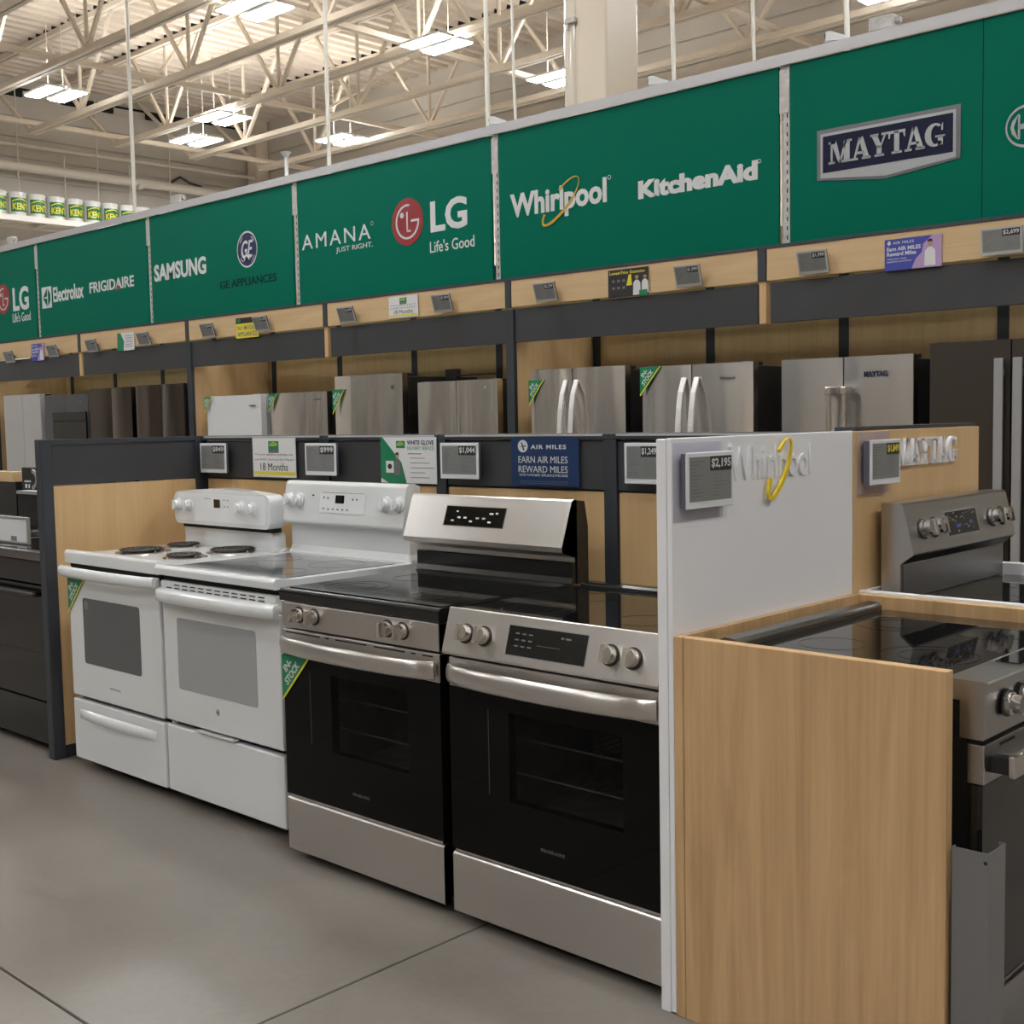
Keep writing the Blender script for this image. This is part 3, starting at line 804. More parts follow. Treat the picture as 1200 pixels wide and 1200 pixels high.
def fridge(x0, x1, h, m, side, label, split=None, kind='french', sidem=None, bow=.014, handle=None, brand=None, panel=None, flat_side=False):
    w_ = x1 - x0; t = thing('refrigerator', label, 'refrigerator', ((x0 + x1) / 2, YR, 0), 0, 'refrigerators under the canopy')
    a, b = -w_ / 2, w_ / 2
    obj('cabinet', box(a + .006, b - .006, .085, .80, .05, h - .02), side, t, bevel=.006)
    for u in (a + .02, b - .12): obj('hinge_cover', box(u, u + .10, .03, .16, h - .018, h + .004), side, t, bevel=.005)
    obj('toe_grille', box(a + .01, b - .01, .06, .085, .0, .05), BLKP, t)
    for u in (a + .06, b - .06):
        for v in (.15, .72): obj('foot', MB().cyl((u, v, 0), (u, v, .05), .022, n=10), BLKP, t)

    def door(xa, xb, za, zb, name='door'):
        n = 10; pts = []
        for i in range(n + 1):
            s_ = i / n; x = xa + (xb - xa) * s_
            pts.append((x, .022 - bow * math.sin(PI * s_) ** .7 if bow else .0))
        pts += [(xb, .075), (xa, .075)]
        mb = MB(); N = len(pts)
        vs = [(p[0], p[1], za) for p in pts] + [(p[0], p[1], zb) for p in pts]
        mb.add(vs, [tuple(range(N)), tuple(range(2 * N - 1, N - 1, -1))])
        mb.add(vs, [(i, i + 1, i + 1 + N, i + N) for i in range(n)], bool(bow))
        mb.add(vs, [(i, (i + 1) % N, (i + 1) % N + N, i + N) for i in range(n, N)])
        return obj(name, mb, m, t)
    obj('gasket', box(a + .012, b - .012, .075, .086, .08, h - .03), GASKET, t)
    doors = []
    if split is not None:
        sp = split - (x0 + x1) / 2
        doors.append(door(a, sp - .0035, .68, h)); doors.append(door(sp + .0035, b, .68, h))
        obj('drawer_front', box(a, b, .008, .075, .07, .672), m, t, bevel=.006)
        obj('drawer_handle', MB().tube([(a + .06, -.03, .62), (b - .06, -.03, .62)], .010, 8).cyl((a + .1, -.03, .62), (a + .1, .01, .62), .008, n=8).cyl((b - .1, -.03, .62), (b - .1, .01, .62), .008, n=8), handle[1] if handle else m, t)
    else:
        sp = None
        doors.append(door(a, b, 1.17, h, 'freezer_door')); door(a, b, .07, 1.162)
    if handle:
        style, hm = handle
        for s in (-1, 1):
            hx = sp + s * .045
            if style == 'curved':
                pts = [(hx, .010 - .075 * math.sin(PI * min(1, k / 10)) ** .55, h - .075 - .092 * k) for k in range(11)]
                mb = MB()
                for p, q in zip(pts, pts[1:]): mb.bar(p, q, .036, .012)
                obj('handle', mb, hm, t, bevel=.003)
            elif style == 'bar':
                mb = MB().box(hx - .016, hx + .016, -.048, -.034, .80, h - .115).box(hx - .013, hx + .013, -.04, .012, .82, .86).box(hx - .013, hx + .013, -.04, .012, h - .19, h - .14)
                obj('handle', mb, hm, t, bevel=.005)
            elif style == 'round':
                mb = MB().cyl((hx, -.055, .82), (hx, -.055, h - .16), .0145, n=14)
                hd = obj('handle', mb, hm, t)
                for zz in (h - .20, .80): obj('end_block', box(hx - .017, hx + .017, -.070, .012, zz, zz + .045), hm, hd, bevel=.006)
            elif style == 'flat':
                mb = MB().box(hx - .022, hx + .022, -.045, -.030, .55, h - .09).box(hx - .012, hx + .012, -.035, .010, .6, .64).box(hx - .012, hx + .012, -.035, .010, h - .18, h - .14)
                obj('handle', mb, hm, t, bevel=.003)
    if brand:
        s, bx, bz, bw_, bh, bm = brand
        text(s, bx - (x0 + x1) / 2 - bw_ / 2, bx - (x0 + x1) / 2 + bw_ / 2, bz - bh / 2, bz + bh / 2, .006, bm, t, th=.003, bold=.02, name='badge')
    if panel:
        p0, p1, q0, q1 = panel
        obj('dark_panel', box(p0 - (x0 + x1) / 2, p1 - (x0 + x1) / 2, .001, .02, q0, q1), BLKGL, t)
    return t


fridge(-8.90, -8.055, 1.80, PLAT, FRSIDE, 'pale platinum two-door refrigerator at the far left', split=-8.458, bow=.004)
fridge(-7.955, -7.055, 1.775, GREYST, FRSIDE, 'dark grey refrigerator with a black glass square on its door', split=-7.5, bow=.003, panel=(-7.76, -7.075, 1.33, 1.60), brand=('LG', -7.17, 1.70, .06, .02, PRG))
fridge(-7.03, -6.225, 1.815, BLKST, FRSIDE, 'black stainless refrigerator beside the one with a black glass square', split=-6.60, bow=.012)
fridge(-6.145, -5.335, 1.82, BLKST, FRSIDE, 'black stainless refrigerator just left of the charcoal post', split=-5.713, bow=.02)
fridge(-4.966, -4.175, 1.69, FRWH, FRSIDEG, 'white top-freezer refrigerator, the only white one of the row', bow=.004, brand=('Frigidaire', -4.27, 1.60, .09, .018, PRG))
fridge(-4.035, -3.305, 1.69, FSTEEL, FRSIDE, 'streaky stainless top-freezer refrigerator right of the white one', bow=.028, brand=('Frigidaire', -3.42, 1.63, .10, .02, PRG))
fridge(-3.206, -2.43, 1.797, FSTEEL, FRSIDE, 'tall stainless refrigerator standing higher than its two neighbours', bow=.032, brand=('GE', -2.52, 1.70, .03, .03, PRG))
fridge(-2.265, -1.475, 1.722, FSTEEL, FRSIDE, 'stainless refrigerator with two bare rounded doors left of the charcoal post', split=-1.868, bow=.022)
obj('badge', box(.22, .30, .004, .009, 1.66, 1.675), PRW, [o for o in bpy.data.objects if o.name.startswith('refrigerator') and 'bare rounded' in o.get('label', '')][0], label='small white and red badge strip')
fridge(-1.165, -.387, 1.765, FSTEEL, FRSIDE, 'stainless french-door refrigerator with bowed handles right of the charcoal post', split=-.81, bow=.024, handle=('curved', HNDL))
fridge(-.255, .522, 1.748, STEELV, FRSIDE, 'stainless french-door refrigerator with flat bright handles in the middle of the right bay', split=.105, bow=.014, handle=('curved', HNDL), brand=('Whirlpool', .36, 1.66, .10, .02, PRG))
fridge(.704, 1.468, 1.745, STEELVD, FRSIDE, 'stainless french-door refrigerator with round professional handles and a navy badge', split=1.078, bow=.012, handle=('round', NICKEL), brand=('MAYTAG', 1.27, 1.65, .13, .03, NAVY))
fridge(1.566, 2.37, 1.79, SLATE, FRSIDE, 'tall dark slate refrigerator with long flat handles at the right edge', split=1.972, bow=0, handle=('flat', SILV), brand=('KitchenAid', 1.64, 1.71, .07, .014, PRG))
# black open cabinet top behind the bare-door refrigerator
t = thing('cabinet_frame', 'black metal frame above the bare-door stainless refrigerator', 'frame', (-1.94, 3.95, 1.75))
obj('rail', MB().box(-.42, .10, -.01, .01, .02, .032), BLKP, t); obj('bracket', MB().box(-.42, -.30, -.012, .03, -.0, .075), BLKP, t)
for p_, s, (W, Hh) in (((-4.966, 1.69), 'on the white refrigerator', (.115, .14)), ((-4.035, 1.69), 'on the streaky stainless refrigerator right of the white one', (.12, .15)), ((-3.206, 1.70), 'on the tallest stainless refrigerator of the middle bay', (.15, .19)),
                       ((-1.165, 1.70), 'on the refrigerator with bowed handles', (.135, .165)), ((-.255, 1.748), 'on the refrigerator with a badge beside its flat handles', (.155, .175))):
    in_stock('green triangular in-stock flag ' + s, (p_[0] + .002, YR - .004, p_[1] - .001), 0, W, Hh)

# ------------------------------------------------------------------ unseen shelving, added so steel and glass have something to reflect
SHB = [mat('stock_%s' % n_, c_, .6) for n_, c_ in (('brown', (.16, .10, .06)), ('dark', (.03, .03, .035)), ('pale', (.45, .43, .40)))]
for k, (x, y) in enumerate(((-17, -6.5), (-10.0, -6.5), (-7.2, -6.5), (-3.0, -6.5), (1.2, -6.5), (9.6, -2.5), (9.6, .6), (9.6, 3.7))):
    t = thing('reflection_shelving', 'unseen tall charcoal shelving with cartons, added for the steel and glass to reflect', 'shelving', (x, y, 0), 0 if y < -5 else PI / 2, 'unseen shelving added for reflections')
    obj('back_panel', box(-.95, .95, -.32, -.28, 0, 2.6), CHARE, t)
    for u in (-.95, .91): obj('upright', box(u, u + .04, -.28, .30, 0, 2.6), CHARE, t)
    for z in (.1, .75, 1.4, 2.05):
        obj('shelf', box(-.90, .90, -.27, .28, z, z + .03), CHARE, t)
        rnd = random.Random(k * 10 + int(z * 4)); u = -.88
        while u < .7:
            w2 = rnd.uniform(.22, .5)
            if u + w2 < .9: obj('carton', box(u, u + w2 - .03, -.2, .2, z + .031, z + .03 + rnd.uniform(.3, .55)), SHB[rnd.randrange(3)], t)
            u += w2

# ================================================================== tags and cards
def price_tag(label, loc, rotz, W, Hh, price, frame=TAGF, tilt=0, yaw=0, plate=False, pm=PRW, group='electronic price tags', depth=.018, patch=.42, off=.006):
    t = thing('price_tag', label, 'price tag', loc, rotz + yaw, group)
    t.rotation_euler = (tilt, 0, rotz + yaw)
    if tilt: obj('mount', box(-W * .2, W * .2, -.001, .0395, -Hh * .2, Hh * .02), TAGB, t)
    else: obj('mount', box(-W * .2, W * .2, -.001, .0005 if plate else off - .006, -Hh * .2, Hh * .2), TAGB, t)
    if plate: obj('clear_plate', MB().box(-W * .58, W * .46, off - .0035, off - .0005, -Hh * .72, Hh * .68), ACRY, t)
    obj('body', box(-W / 2 + .002, W / 2 - .002, -depth + .005, -.001, -Hh / 2 + .002, Hh / 2 - .002), TAGB, t, bevel=.002)
    fr = obj('frame', box(-W / 2, W / 2, -depth, -depth + .005, -Hh / 2, Hh / 2), frame, t, bevel=.002)
    b = min(W, Hh) * .08
    sc = obj('screen', box(-W / 2 + b, W / 2 - b, -depth - .0008, -depth, -Hh / 2 + b * 1.6, Hh / 2 - b), EINK, t)
    x1 = W / 2 - b; z1 = Hh / 2 - b; pw = W * patch; ph = Hh * .26
    obj('price_field', box(x1 - pw, x1, -depth - .0014, -depth - .0008, z1 - ph, z1), PRB, sc)
    text(price, x1 - pw * .95, x1 - pw * .05, z1 - ph * .85, z1 - ph * .15, -depth - .0014, pm, sc, th=.0005, bold=.02, res=2, name='price')
    mb = MB(); rnd = random.Random(price + label); x0 = -W / 2 + b * 1.5; y = -depth - .0008
    for k in range(11):
        z = z1 - Hh * .09 - k * Hh * .062
        if z < -Hh / 2 + b * 2.2: break
        mb.box(x0, x0 + W * rnd.uniform(.08, .30), y - .0004, y, z, z + Hh * .014)
        if k > 3: mb.box(W * .05, W * .05 + W * rnd.uniform(.1, .32), y - .0004, y, z, z + Hh * .010)
    obj('small_print', mb, PRG, sc, kind='stuff')
    return t


fas = [(5, 411, 'at the left edge'), (22, 418, None), (66, 412, 'second from the left'), (112, 406, 'third from the left'), (173, 398, 'fourth from the left'), (248, 388, 'fifth from the left, above the white refrigerator'),
       (311, 380, 'beside the yellow and black notice'), (411, 370, 'left of the white eighteen months card'), (523, 356, 'right of the white eighteen months card'), (644, 343, 'left of the dark photo card'),
       (811, 324, 'right of the dark photo card'), (957, 308, 'below the MAYTAG sign'), (1178, 284, 'at the right end')]
pr = ['', '$2,999', '$3,199', '$3,499', '$2,799', '$949', '$1,149', '$1,899', '$1,999', '$2,299', '$1,999', '$1,999', '$2,699']
for k, (u, v, s) in enumerate(fas):
    if s is None or k == 0: continue
    p = at(u, v, 'y', YF - .02)
    price_tag('grey tilted price tag on the canopy board, ' + s, (p.x, YF - .052, p.z), 0, .170 if k < 12 else .20, .125 if k < 12 else .130, pr[k], TAGG, tilt=.34 if k < 12 else .1, yaw=.10 if k < 12 else .02, group='price tags on the canopy board', off=.012)
p = at(15, 419, 'y', YF - .02)
price_tag('grey tilted price tag on the canopy board, nearest the left edge', (p.x, YF - .052, p.z), 0, .170, .125, '$3,299', TAGG, tilt=.34, yaw=.10, group='price tags on the canopy board')


def card(name, label, loc, rotz, W, Hh, m, cat='sign', group=None, tilt=0):
    t = thing(name, label, cat, loc, rotz, group)
    t.rotation_euler = (tilt, 0, rotz)
    obj('sheet', box(-W / 2, W / 2, -.003, 0, -Hh / 2, Hh / 2), m, t)
    return t


def lines(t, spec, m, y=-.003, name='small_print'):
    mb = MB()
    for x0, x1, z, h in spec: mb.box(x0, x1, y - .0005, y, z, z + h)
    return obj(name, mb, m, t, kind='stuff')


def person_mark(t, cx, z0, h, shirt, y=-.003, hairm=PRB):
    disc(cx, z0 + h * .84, h * .10, h * .13, y, .0006, SKIN, t, 'printed_face', 14)
    obj('printed_hair', MB().prism([(cx + h * .11 * math.cos(a), z0 + h * .88 + h * .11 * math.sin(a)) for a in [PI * k / 8 for k in range(9)]], 'y', y - .0006, y - .001), hairm, t)
    obj('printed_body', MB().prism([(cx - h * .22, z0), (cx + h * .22, z0), (cx + h * .20, z0 + h * .55), (cx + h * .08, z0 + h * .68), (cx - h * .08, z0 + h * .68), (cx - h * .20, z0 + h * .55)], 'y', y, y - .0006), shirt, t)


def miles_small(u0, u1, vt, vb, label):
    a = at(u0, (vt + vb) / 2, 'y', YF - .006); b = at(u1, (vt + vb) / 2, 'y', YF - .006); zt = at((u0 + u1) / 2, vt, 'y', YF - .006).z; zb = at((u0 + u1) / 2, vb, 'y', YF - .006).z
    W, Hh = b.x - a.x, zt - zb
    t = card('rewards_card', label, ((a.x + b.x) / 2, YF - .006, (zt + zb) / 2), 0, W, Hh, BLUEP, group='blue rewards cards on the canopy board')
    pts = [(W / 2, -Hh / 2), (W * .5, Hh / 2), (W * .34, Hh / 2), (W * .18, Hh * .25), (W * .16, 0), (W * .05, -Hh * .2), (-.02 * W, -Hh / 2)]
    obj('lilac_patch', MB().prism(pts, 'y', -.003, -.0036), LILAC, t)
    person_mark(t, W * .3, -Hh * .45, Hh * .85, PRW, -.0036)
    disc(-W * .42, Hh * .38, Hh * .06, Hh * .07, -.003, .0006, PRW, t, 'round_mark', 14)
    text('AIR MILES', -W * .35, W * .02, Hh * .33, Hh * .42, -.003, PRW, t, th=.0005, res=2)
    text('Earn AIR MILES', -W * .46, W * .14, Hh * .12, Hh * .25, -.003, PRW, t, th=.0005, bold=.03, res=2)
    text('Reward Miles', -W * .46, W * .06, -Hh * .04, Hh * .09, -.003, PRW, t, th=.0005, bold=.03, res=2)
    text('with your next\nappliance purchase', -W * .46, -W * .02, -Hh * .26, -Hh * .10, -.003, PRW, t, th=.0005, res=2)
    return t


miles_small(1037, 1104, 279, 316, 'blue and lilac AIR MILES card on the canopy board at the right')
miles_small(37, 52, 404, 424, 'blue and lilac AIR MILES card on the canopy board at the far left')


def fcard(u0, u1, vt, vb, name, label, m, yy=YF - .006):
    a = at(u0, (vt + vb) / 2, 'y', yy); b = at(u1, (vt + vb) / 2, 'y', yy); zt = at((u0 + u1) / 2, vt, 'y', yy).z; zb = at((u0 + u1) / 2, vb, 'y', yy).z
    return card(name, label, ((a.x + b.x) / 2, yy, (zt + zb) / 2), 0, b.x - a.x, zt - zb, m), b.x - a.x, zt - zb


def kent_mark(t, cx, cz, W, Hh, y=-.003):
    g = obj('green_square', box(cx - W / 2, cx + W / 2, y - .0006, y, cz - Hh / 2, cz + Hh / 2), TAGGR, t)
    text('KENT', cx - W * .38, cx + W * .38, cz - Hh * .12, cz + Hh * .14, y - .0006, YELLOW, g, th=.0004, bold=.03, res=2)
    obj('roof_mark', MB().prism([(cx - W * .42, cz + Hh * .16), (cx, cz + Hh * .38), (cx + W * .42, cz + Hh * .16), (cx, cz + Hh * .28)], 'y', y - .0006, y - .001), YELLOW, g)


def months(u0, u1, vt, vb, label, yy):
    t, W, Hh = fcard(u0, u1, vt, vb, 'finance_card', label, PAPER, yy)
    kent_mark(t, 0, Hh * .32, W * .24, Hh * .20)
    obj('grey_square', box(-W * .12, W * .12, -.0036, -.003, Hh * .12, Hh * .22), PRG, t)
    text('Put your appliance purchase on', -W * .43, W * .43, Hh * .04, Hh * .11, -.003, PRB, t, th=.0004, res=1)
    text("your KENT Card and don't Pay for", -W * .46, W * .46, -Hh * .09, -Hh * .02, -.003, PRB, t, th=.0004, res=1)
    text('18 Months', -W * .32, W * .32, -Hh * .33, -Hh * .14, -.003, PRB, t, th=.0005)
    obj('yellow_stripe', box(-W * .48, W * .48, -.0034, -.003, -Hh * .44, -Hh * .36), YELLOW, t)
    return t


months(456, 490, 348, 373, 'white eighteen months card on the canopy board', YF - .006)
t, W, Hh = fcard(713, 760, 316, 349, 'photo_card', 'dark photo card with yellow heading and people on the canopy board', PRB)
text('Lowest Price Guarantee', -W * .46, W * .42, Hh * .32, Hh * .44, -.003, YELLOW, t, th=.0005, res=1, bold=.02)
obj('yellow_figure', MB().prism([(-W * .04, -Hh * .1), (W * .1, -Hh * .1), (W * .08, Hh * .3), (W * .02, Hh * .28)], 'y', -.003, -.0035), YELLOW, t)
for k in range(6): obj('white_icon', box(-W * .40 + (k % 3) * W * .13, -W * .33 + (k % 3) * W * .13, -.0035, -.003, Hh * (.05 - .25 * (k // 3)), Hh * (.14 - .25 * (k // 3))), PRG, t)
person_mark(t, W * .22, -Hh * .46, Hh * .78, PRW); person_mark(t, W * .42, -Hh * .4, Hh * .7, PAPER)
obj('green_corner', box(W * .28, W * .48, -.0042, -.0036, -Hh * .49, -Hh * .30), TAGGR, t)
t, W, Hh = fcard(277, 303, 373, 397, 'clearance_notice', 'yellow and black notice on the canopy board above the white refrigerator', YELLOW)
obj('black_heading', box(-W * .5, W * .5, -.0036, -.003, Hh * .22, Hh * .5), PRB, t)
disc(-W * .36, Hh * .36, W * .09, Hh * .09, -.0036, .0005, TAGGR, t, 'green_dot', 12)
text('NO MODEL\nAPPLIANCES', -W * .44, W * .44, -Hh * .42, Hh * .12, -.003, PRG, t, th=.0005, res=1, bold=.02)
t, W, Hh = fcard(138, 157.5, 391, 412, 'service_card', 'small white and green delivery card on the canopy board at the left', PAPER)
obj('green_corner', MB().prism([(-W / 2, Hh / 2), (-W * .3, Hh / 2), (-W * .1, 0), (-W * .15, -Hh / 2), (-W / 2, -Hh / 2)], 'y', -.003, -.0035), TAGGR, t)
lines(t, [(-W * .02, W * .4, Hh * (.3 - .12 * k), Hh * .03) for k in range(6)], PRG)

# ================================================================== LOW DISPLAY FIXTURE
XP, YSP, HZ = -.81, .852, 1.40      # left partition, spine, top
t = thing('range_display_wall', 'low charcoal and maple display wall behind and left of the ranges', 'display wall', (.9, YSP, 0))
O = Vector((.9, YSP, 0))


def lp(name, x0, x1, y0, y1, z0, z1, m, **k):
    return obj(name, box(x0 - O.x, x1 - O.x, y0 - O.y, y1 - O.y, z0, z1), m, t, **k)


ups = [XP - .0, at(380, 545, 'y', YSP - .01).x, at(515.5, 545, 'y', YSP - .01).x, at(714, 560, 'y', YSP - .01).x, 2.545]
lp('backing', XP, 2.55, YSP + .02, YSP + .035, .10, HZ - .024, CHARE)
lp('rear_board', XP, 2.545, YSP + .0355, YSP + .05, .10, HZ - .024, WOODV)
for a, b in zip(ups, ups[1:]):
    lp('header_board', a + .03, b - .03, YSP, YSP + .02, 1.205, HZ - .028, CHAR, bevel=.002, seg=1)
    lp('wood_board', a + .03, b - .03, YSP + .004, YSP + .02, .10, 1.198, WOODV, bevel=.002, seg=1)
    lp('cap_rail', a + .006, b - .006, YSP - .008, YSP + .055, HZ - .022, HZ, CHARE, bevel=.003, seg=1)
    lp('cap_strip', a + .03, b - .03, YSP - .0095, YSP - .008, HZ - .010, HZ - .003, RAIL)
for x in ups[1:4]:
    lp('upright', x - .027, x + .027, YSP - .006, YSP + .02, 0, HZ - .004, CHARE)
# partition at the left end
yp0 = .063
lp('end_post', XP - .045, XP + .008, yp0 - .02, yp0 + .035, 0, HZ + .004, CHARE, bevel=.004, seg=1)
lp('corner_post', XP - .045, XP + .008, YSP - .045, YSP + .02, 0, HZ, CHARE)
lp('partition_header', XP - .035, XP, yp0 + .035, YSP - .045, 1.205, HZ - .022, CHAR)
lp('partition_board', XP - .035, XP - .001, yp0 + .035, YSP - .045, .055, 1.198, WOODV)
lp('partition_cap', XP - .042, XP + .006, yp0 + .035, YSP - .045, HZ - .02, HZ, CHARE)
lp('partition_kick', XP - .035, XP, yp0 + .035, YSP - .045, .0, .05, CHARE)
obj('levelling_foot', MB().cyl((XP - O.x + .03, yp0 + .14 - O.y, 0), (XP - O.x + .03, yp0 + .14 - O.y, .03), .02, n=12), BLKP, t)

# right-hand white end panel and maple end panel
XW0, XW1 = 2.5514, 2.5964
t = thing('white_end_panel', 'tall white end panel with raised white Whirlpool lettering and yellow ring', 'panel', (XW1, .38, 0), PI / 2)
# local x runs along the aisle (+y of the room), local -y faces the end cap
obj('board', box(-.4384, .4376, .016, .045, .0, HZ), WHITEL, t, bevel=.0015, seg=1)
obj('face_board', box(-.4384 + .0, .4376, 0, .0145, .004, HZ + .002), WHITEL, t, bevel=.0015, seg=1)
yo = .38
wl0, wl1 = .182 - yo, .578 - yo
g = text('Whirlpool', wl0, wl1, 1.262, 1.374, 0, WHITEL, t, th=.006, bold=.004, name='raised_lettering')
ring_shape(.402 - yo, 1.311, .094, .036, math.radians(56), .006, .017, -.009, .007, YELR, t, 'yellow_ring', t0=-240, t1=66)
t = thing('maple_end_panel', 'maple end panel with raised white MAYTAG lettering', 'panel', (XW1, 1.255, 0), PI / 2)
obj('board', box(-.435, .438, .0, .045, .0, HZ), WOODV, t, bevel=.0015, seg=1)
slab_word('MAYTAG', 1.070 - 1.255, 1.500 - 1.255, 1.290, 1.372, 0, WHITEL, t, th=.012, each=True)
o = obj('end_panel_cap', box(XW0 - .02, XW1 - .01, .83, 1.69, HZ + .001, HZ + .012), CHARE)
tag(o, 'thin charcoal cap strip lying on the maple end panel', 'trim strip')

# end-cap surrounds
ZBX = .9325
t = thing('maple_surround', 'maple box surround enclosing the nearest end-cap range', 'cabinet', (2.93, .38, 0))
ox, oy = 2.93, .38
obj('front_panel', box(2.625 - ox, 3.27 - ox, -.0584 - oy, -.030 - oy, .0, ZBX), WOODB, t, bevel=.0015, seg=1)
obj('corner_strip', box(2.5975 - ox, 2.6235 - ox, -.0584 - oy, -.030 - oy, .0, ZBX), WOODB, t, bevel=.0015, seg=1)
obj('back_panel', box(2.5975 - ox, 2.618 - ox, -.0295 - oy, .815 - oy, .0, ZBX), WOODB, t)
obj('divider_panel', box(2.5975 - ox, 3.30 - ox, .8155 - oy, .851 - oy, .0, ZBX), WOODB, t, bevel=.0015, seg=1)
t = thing('white_surround', 'white panel surround enclosing the farther end-cap range', 'cabinet', (2.93, 1.29, 0))
ox, oy = 2.93, 1.29
obj('side_panel', box(2.5975 - ox, 3.30 - ox, .8525 - oy, .876 - oy, .0, ZBX + .006), WHITEL, t, bevel=.0015, seg=1)
obj('side_panel', box(2.5975 - ox, 3.30 - ox, 1.725 - oy, 1.760 - oy, .0, ZBX + .006), WHITEL, t, bevel=.0015, seg=1)
obj('back_panel', box(2.5975 - ox, 2.612 - ox, .877 - oy, 1.724 - oy, .0, ZBX + .004), WHITEL, t)
# grey metal guard standing by the range
t = thing('corner_guard', 'grey painted angled metal guard standing beside the maple box', 'guard', (3.354, -.05, 0))
for zz, nm in ((0, 'front_flange'),):
    obj('front_flange', box(-.072, 0, 0, .002, 0, .575), GUARD, t)
    obj('side_flange', box(-.002, 0, .002, .085, 0, .575), GUARD, t)
    obj('lip', MB().box(-.075, -.072, 0, .012, 0, .575).box(-.014, -.002, .085, .087, 0, .575), GUARD, t)
    obj('pin_hole', MB().cyl((-.006, -.0006, .555), (-.006, .0, .555), .004, n=10), DARKG, t)

# tags and cards on the low wall
YT = YSP - .010
def wtag(u0, u1, vt, vb, price, label, plate=True):
    a = at(u0, (vt + vb) / 2, 'y', YT); b = at(u1, (vt + vb) / 2, 'y', YT); zt = at((u0 + u1) / 2, vt, 'y', YT).z; zb = at((u0 + u1) / 2, vb, 'y', YT).z
    price_tag(label, ((a.x + b.x) / 2 - .0, YT - .012, (zt + zb) / 2), 0, b.x - a.x, zt - zb, price, tilt=.0, yaw=.0, plate=False, off=.014, patch=.45)


wtag(241, 271, 520.5, 555, '$849', 'light grey price tag above the white coil range')
wtag(364, 400, 520.5, 558, '$999', 'light grey price tag above the white glass-top range')
wtag(522.5, 567, 520, 562, '$1,044', 'light grey price tag above the range with steel backguard')
wtag(738, 780, 520, 568, '$1,249', 'light grey price tag half hidden by the white end panel')
months(297, 347, 514.5, 560.5, 'white eighteen months card between two price tags on the low wall', YT)
t, W, Hh = fcard(447, 512, 513.5, 567.5, 'delivery_card', 'white and green glove delivery card on the low wall', PAPER, YT)
obj('green_corner', MB().prism([(-W / 2, Hh / 2), (-W * .46, Hh / 2), (-W * .12, -Hh * .05), (-W * .03, -Hh * .5), (-W * .36, -Hh * .5), (-W * .5, -Hh * .4)], 'y', -.003, -.0035), TAGGR, t)
obj('washer_print', MB().box(-W * .40, -W * .26, -.0042, -.0036, -Hh * .28, -Hh * .02), PAPER, t)
disc(-W * .33, -Hh * .14, W * .04, Hh * .06, -.0042, .0005, PRB, t, 'washer_door_print', 16)
person_mark(t, -W * .19, -Hh * .34, Hh * .52, PRG, -.0042)
kent_mark(t, -W * .13, Hh * .34, W * .16, Hh * .16)
text('WHITE GLOVE', -W * .01, W * .46, Hh * .33, Hh * .43, -.003, PRDG, t, th=.0005, res=2, bold=.02)
text('DELIVERY SERVICE', -W * .01, W * .46, Hh * .22, Hh * .30, -.003, TAGGR, t, th=.0005, res=2)
lines(t, [(0.0, W * .24, Hh * .13, Hh * .02)] + [(W * .04, W * (.30 + .08 * (k % 3)), Hh * (.04 - .105 * k), Hh * .014) for k in range(5)], PRG)
t, W, Hh = fcard(600, 679, 514.5, 571, 'rewards_poster', 'navy AIR MILES poster on the low wall above the steel backguard', NAVYP, YT)
d = disc(-W * .32, Hh * .33, W * .075, Hh * .13, -.003, .0005, PRW, t, 'round_mark', 20)
obj('plane_mark', MB().prism([(-W * .385, Hh * .31), (-W * .27, Hh * .35), (-W * .27, Hh * .32)], 'y', -.0035, -.004).prism([(-W * .35, Hh * .41), (-W * .33, Hh * .41), (-W * .29, Hh * .24), (-W * .31, Hh * .24)], 'y', -.0035, -.004), NAVYP, d)
text('AIR MILES', -W * .20, W * .32, Hh * .27, Hh * .36, -.003, PRW, t, th=.0005, bold=.02, space=1.2)
text('EARN AIR MILES', -W * .39, W * .34, -Hh * .02, Hh * .12, -.003, PRW, t, th=.0005)
text('REWARD MILES', -W * .39, W * .34, -Hh * .22, -Hh * .08, -.003, PRW, t, th=.0005)
text('WITH YOUR NEXT APPLIANCE PURCHASE', -W * .38, W * .34, -Hh * .30, -Hh * .25, -.003, PRW, t, th=.0004, res=1)
lines(t, [(-W * .36, W * .34, -Hh * .41, Hh * .01), (-W * .36, W * .34, -Hh * .45, Hh * .01)], PRG)
# tags on the end panels (face +x)
p = at(820, 563, 'x', XW1)
price_tag('price tag reading $2,195 on the white end panel', (XW1 + .012, p.y, p.z), PI / 2, .197, .134, '$2,195', TAGF, plate=True, off=.010, patch=.46, depth=.02)
p = at(1026, 542, 'x', XW1)
price_tag('price tag with yellow figures on the maple end panel', (XW1 + .012, p.y - .01, p.z), PI / 2, .185, .130, '$1,849', TAGF, plate=True, off=.010, patch=.42, depth=.026, pm=YELLOW)

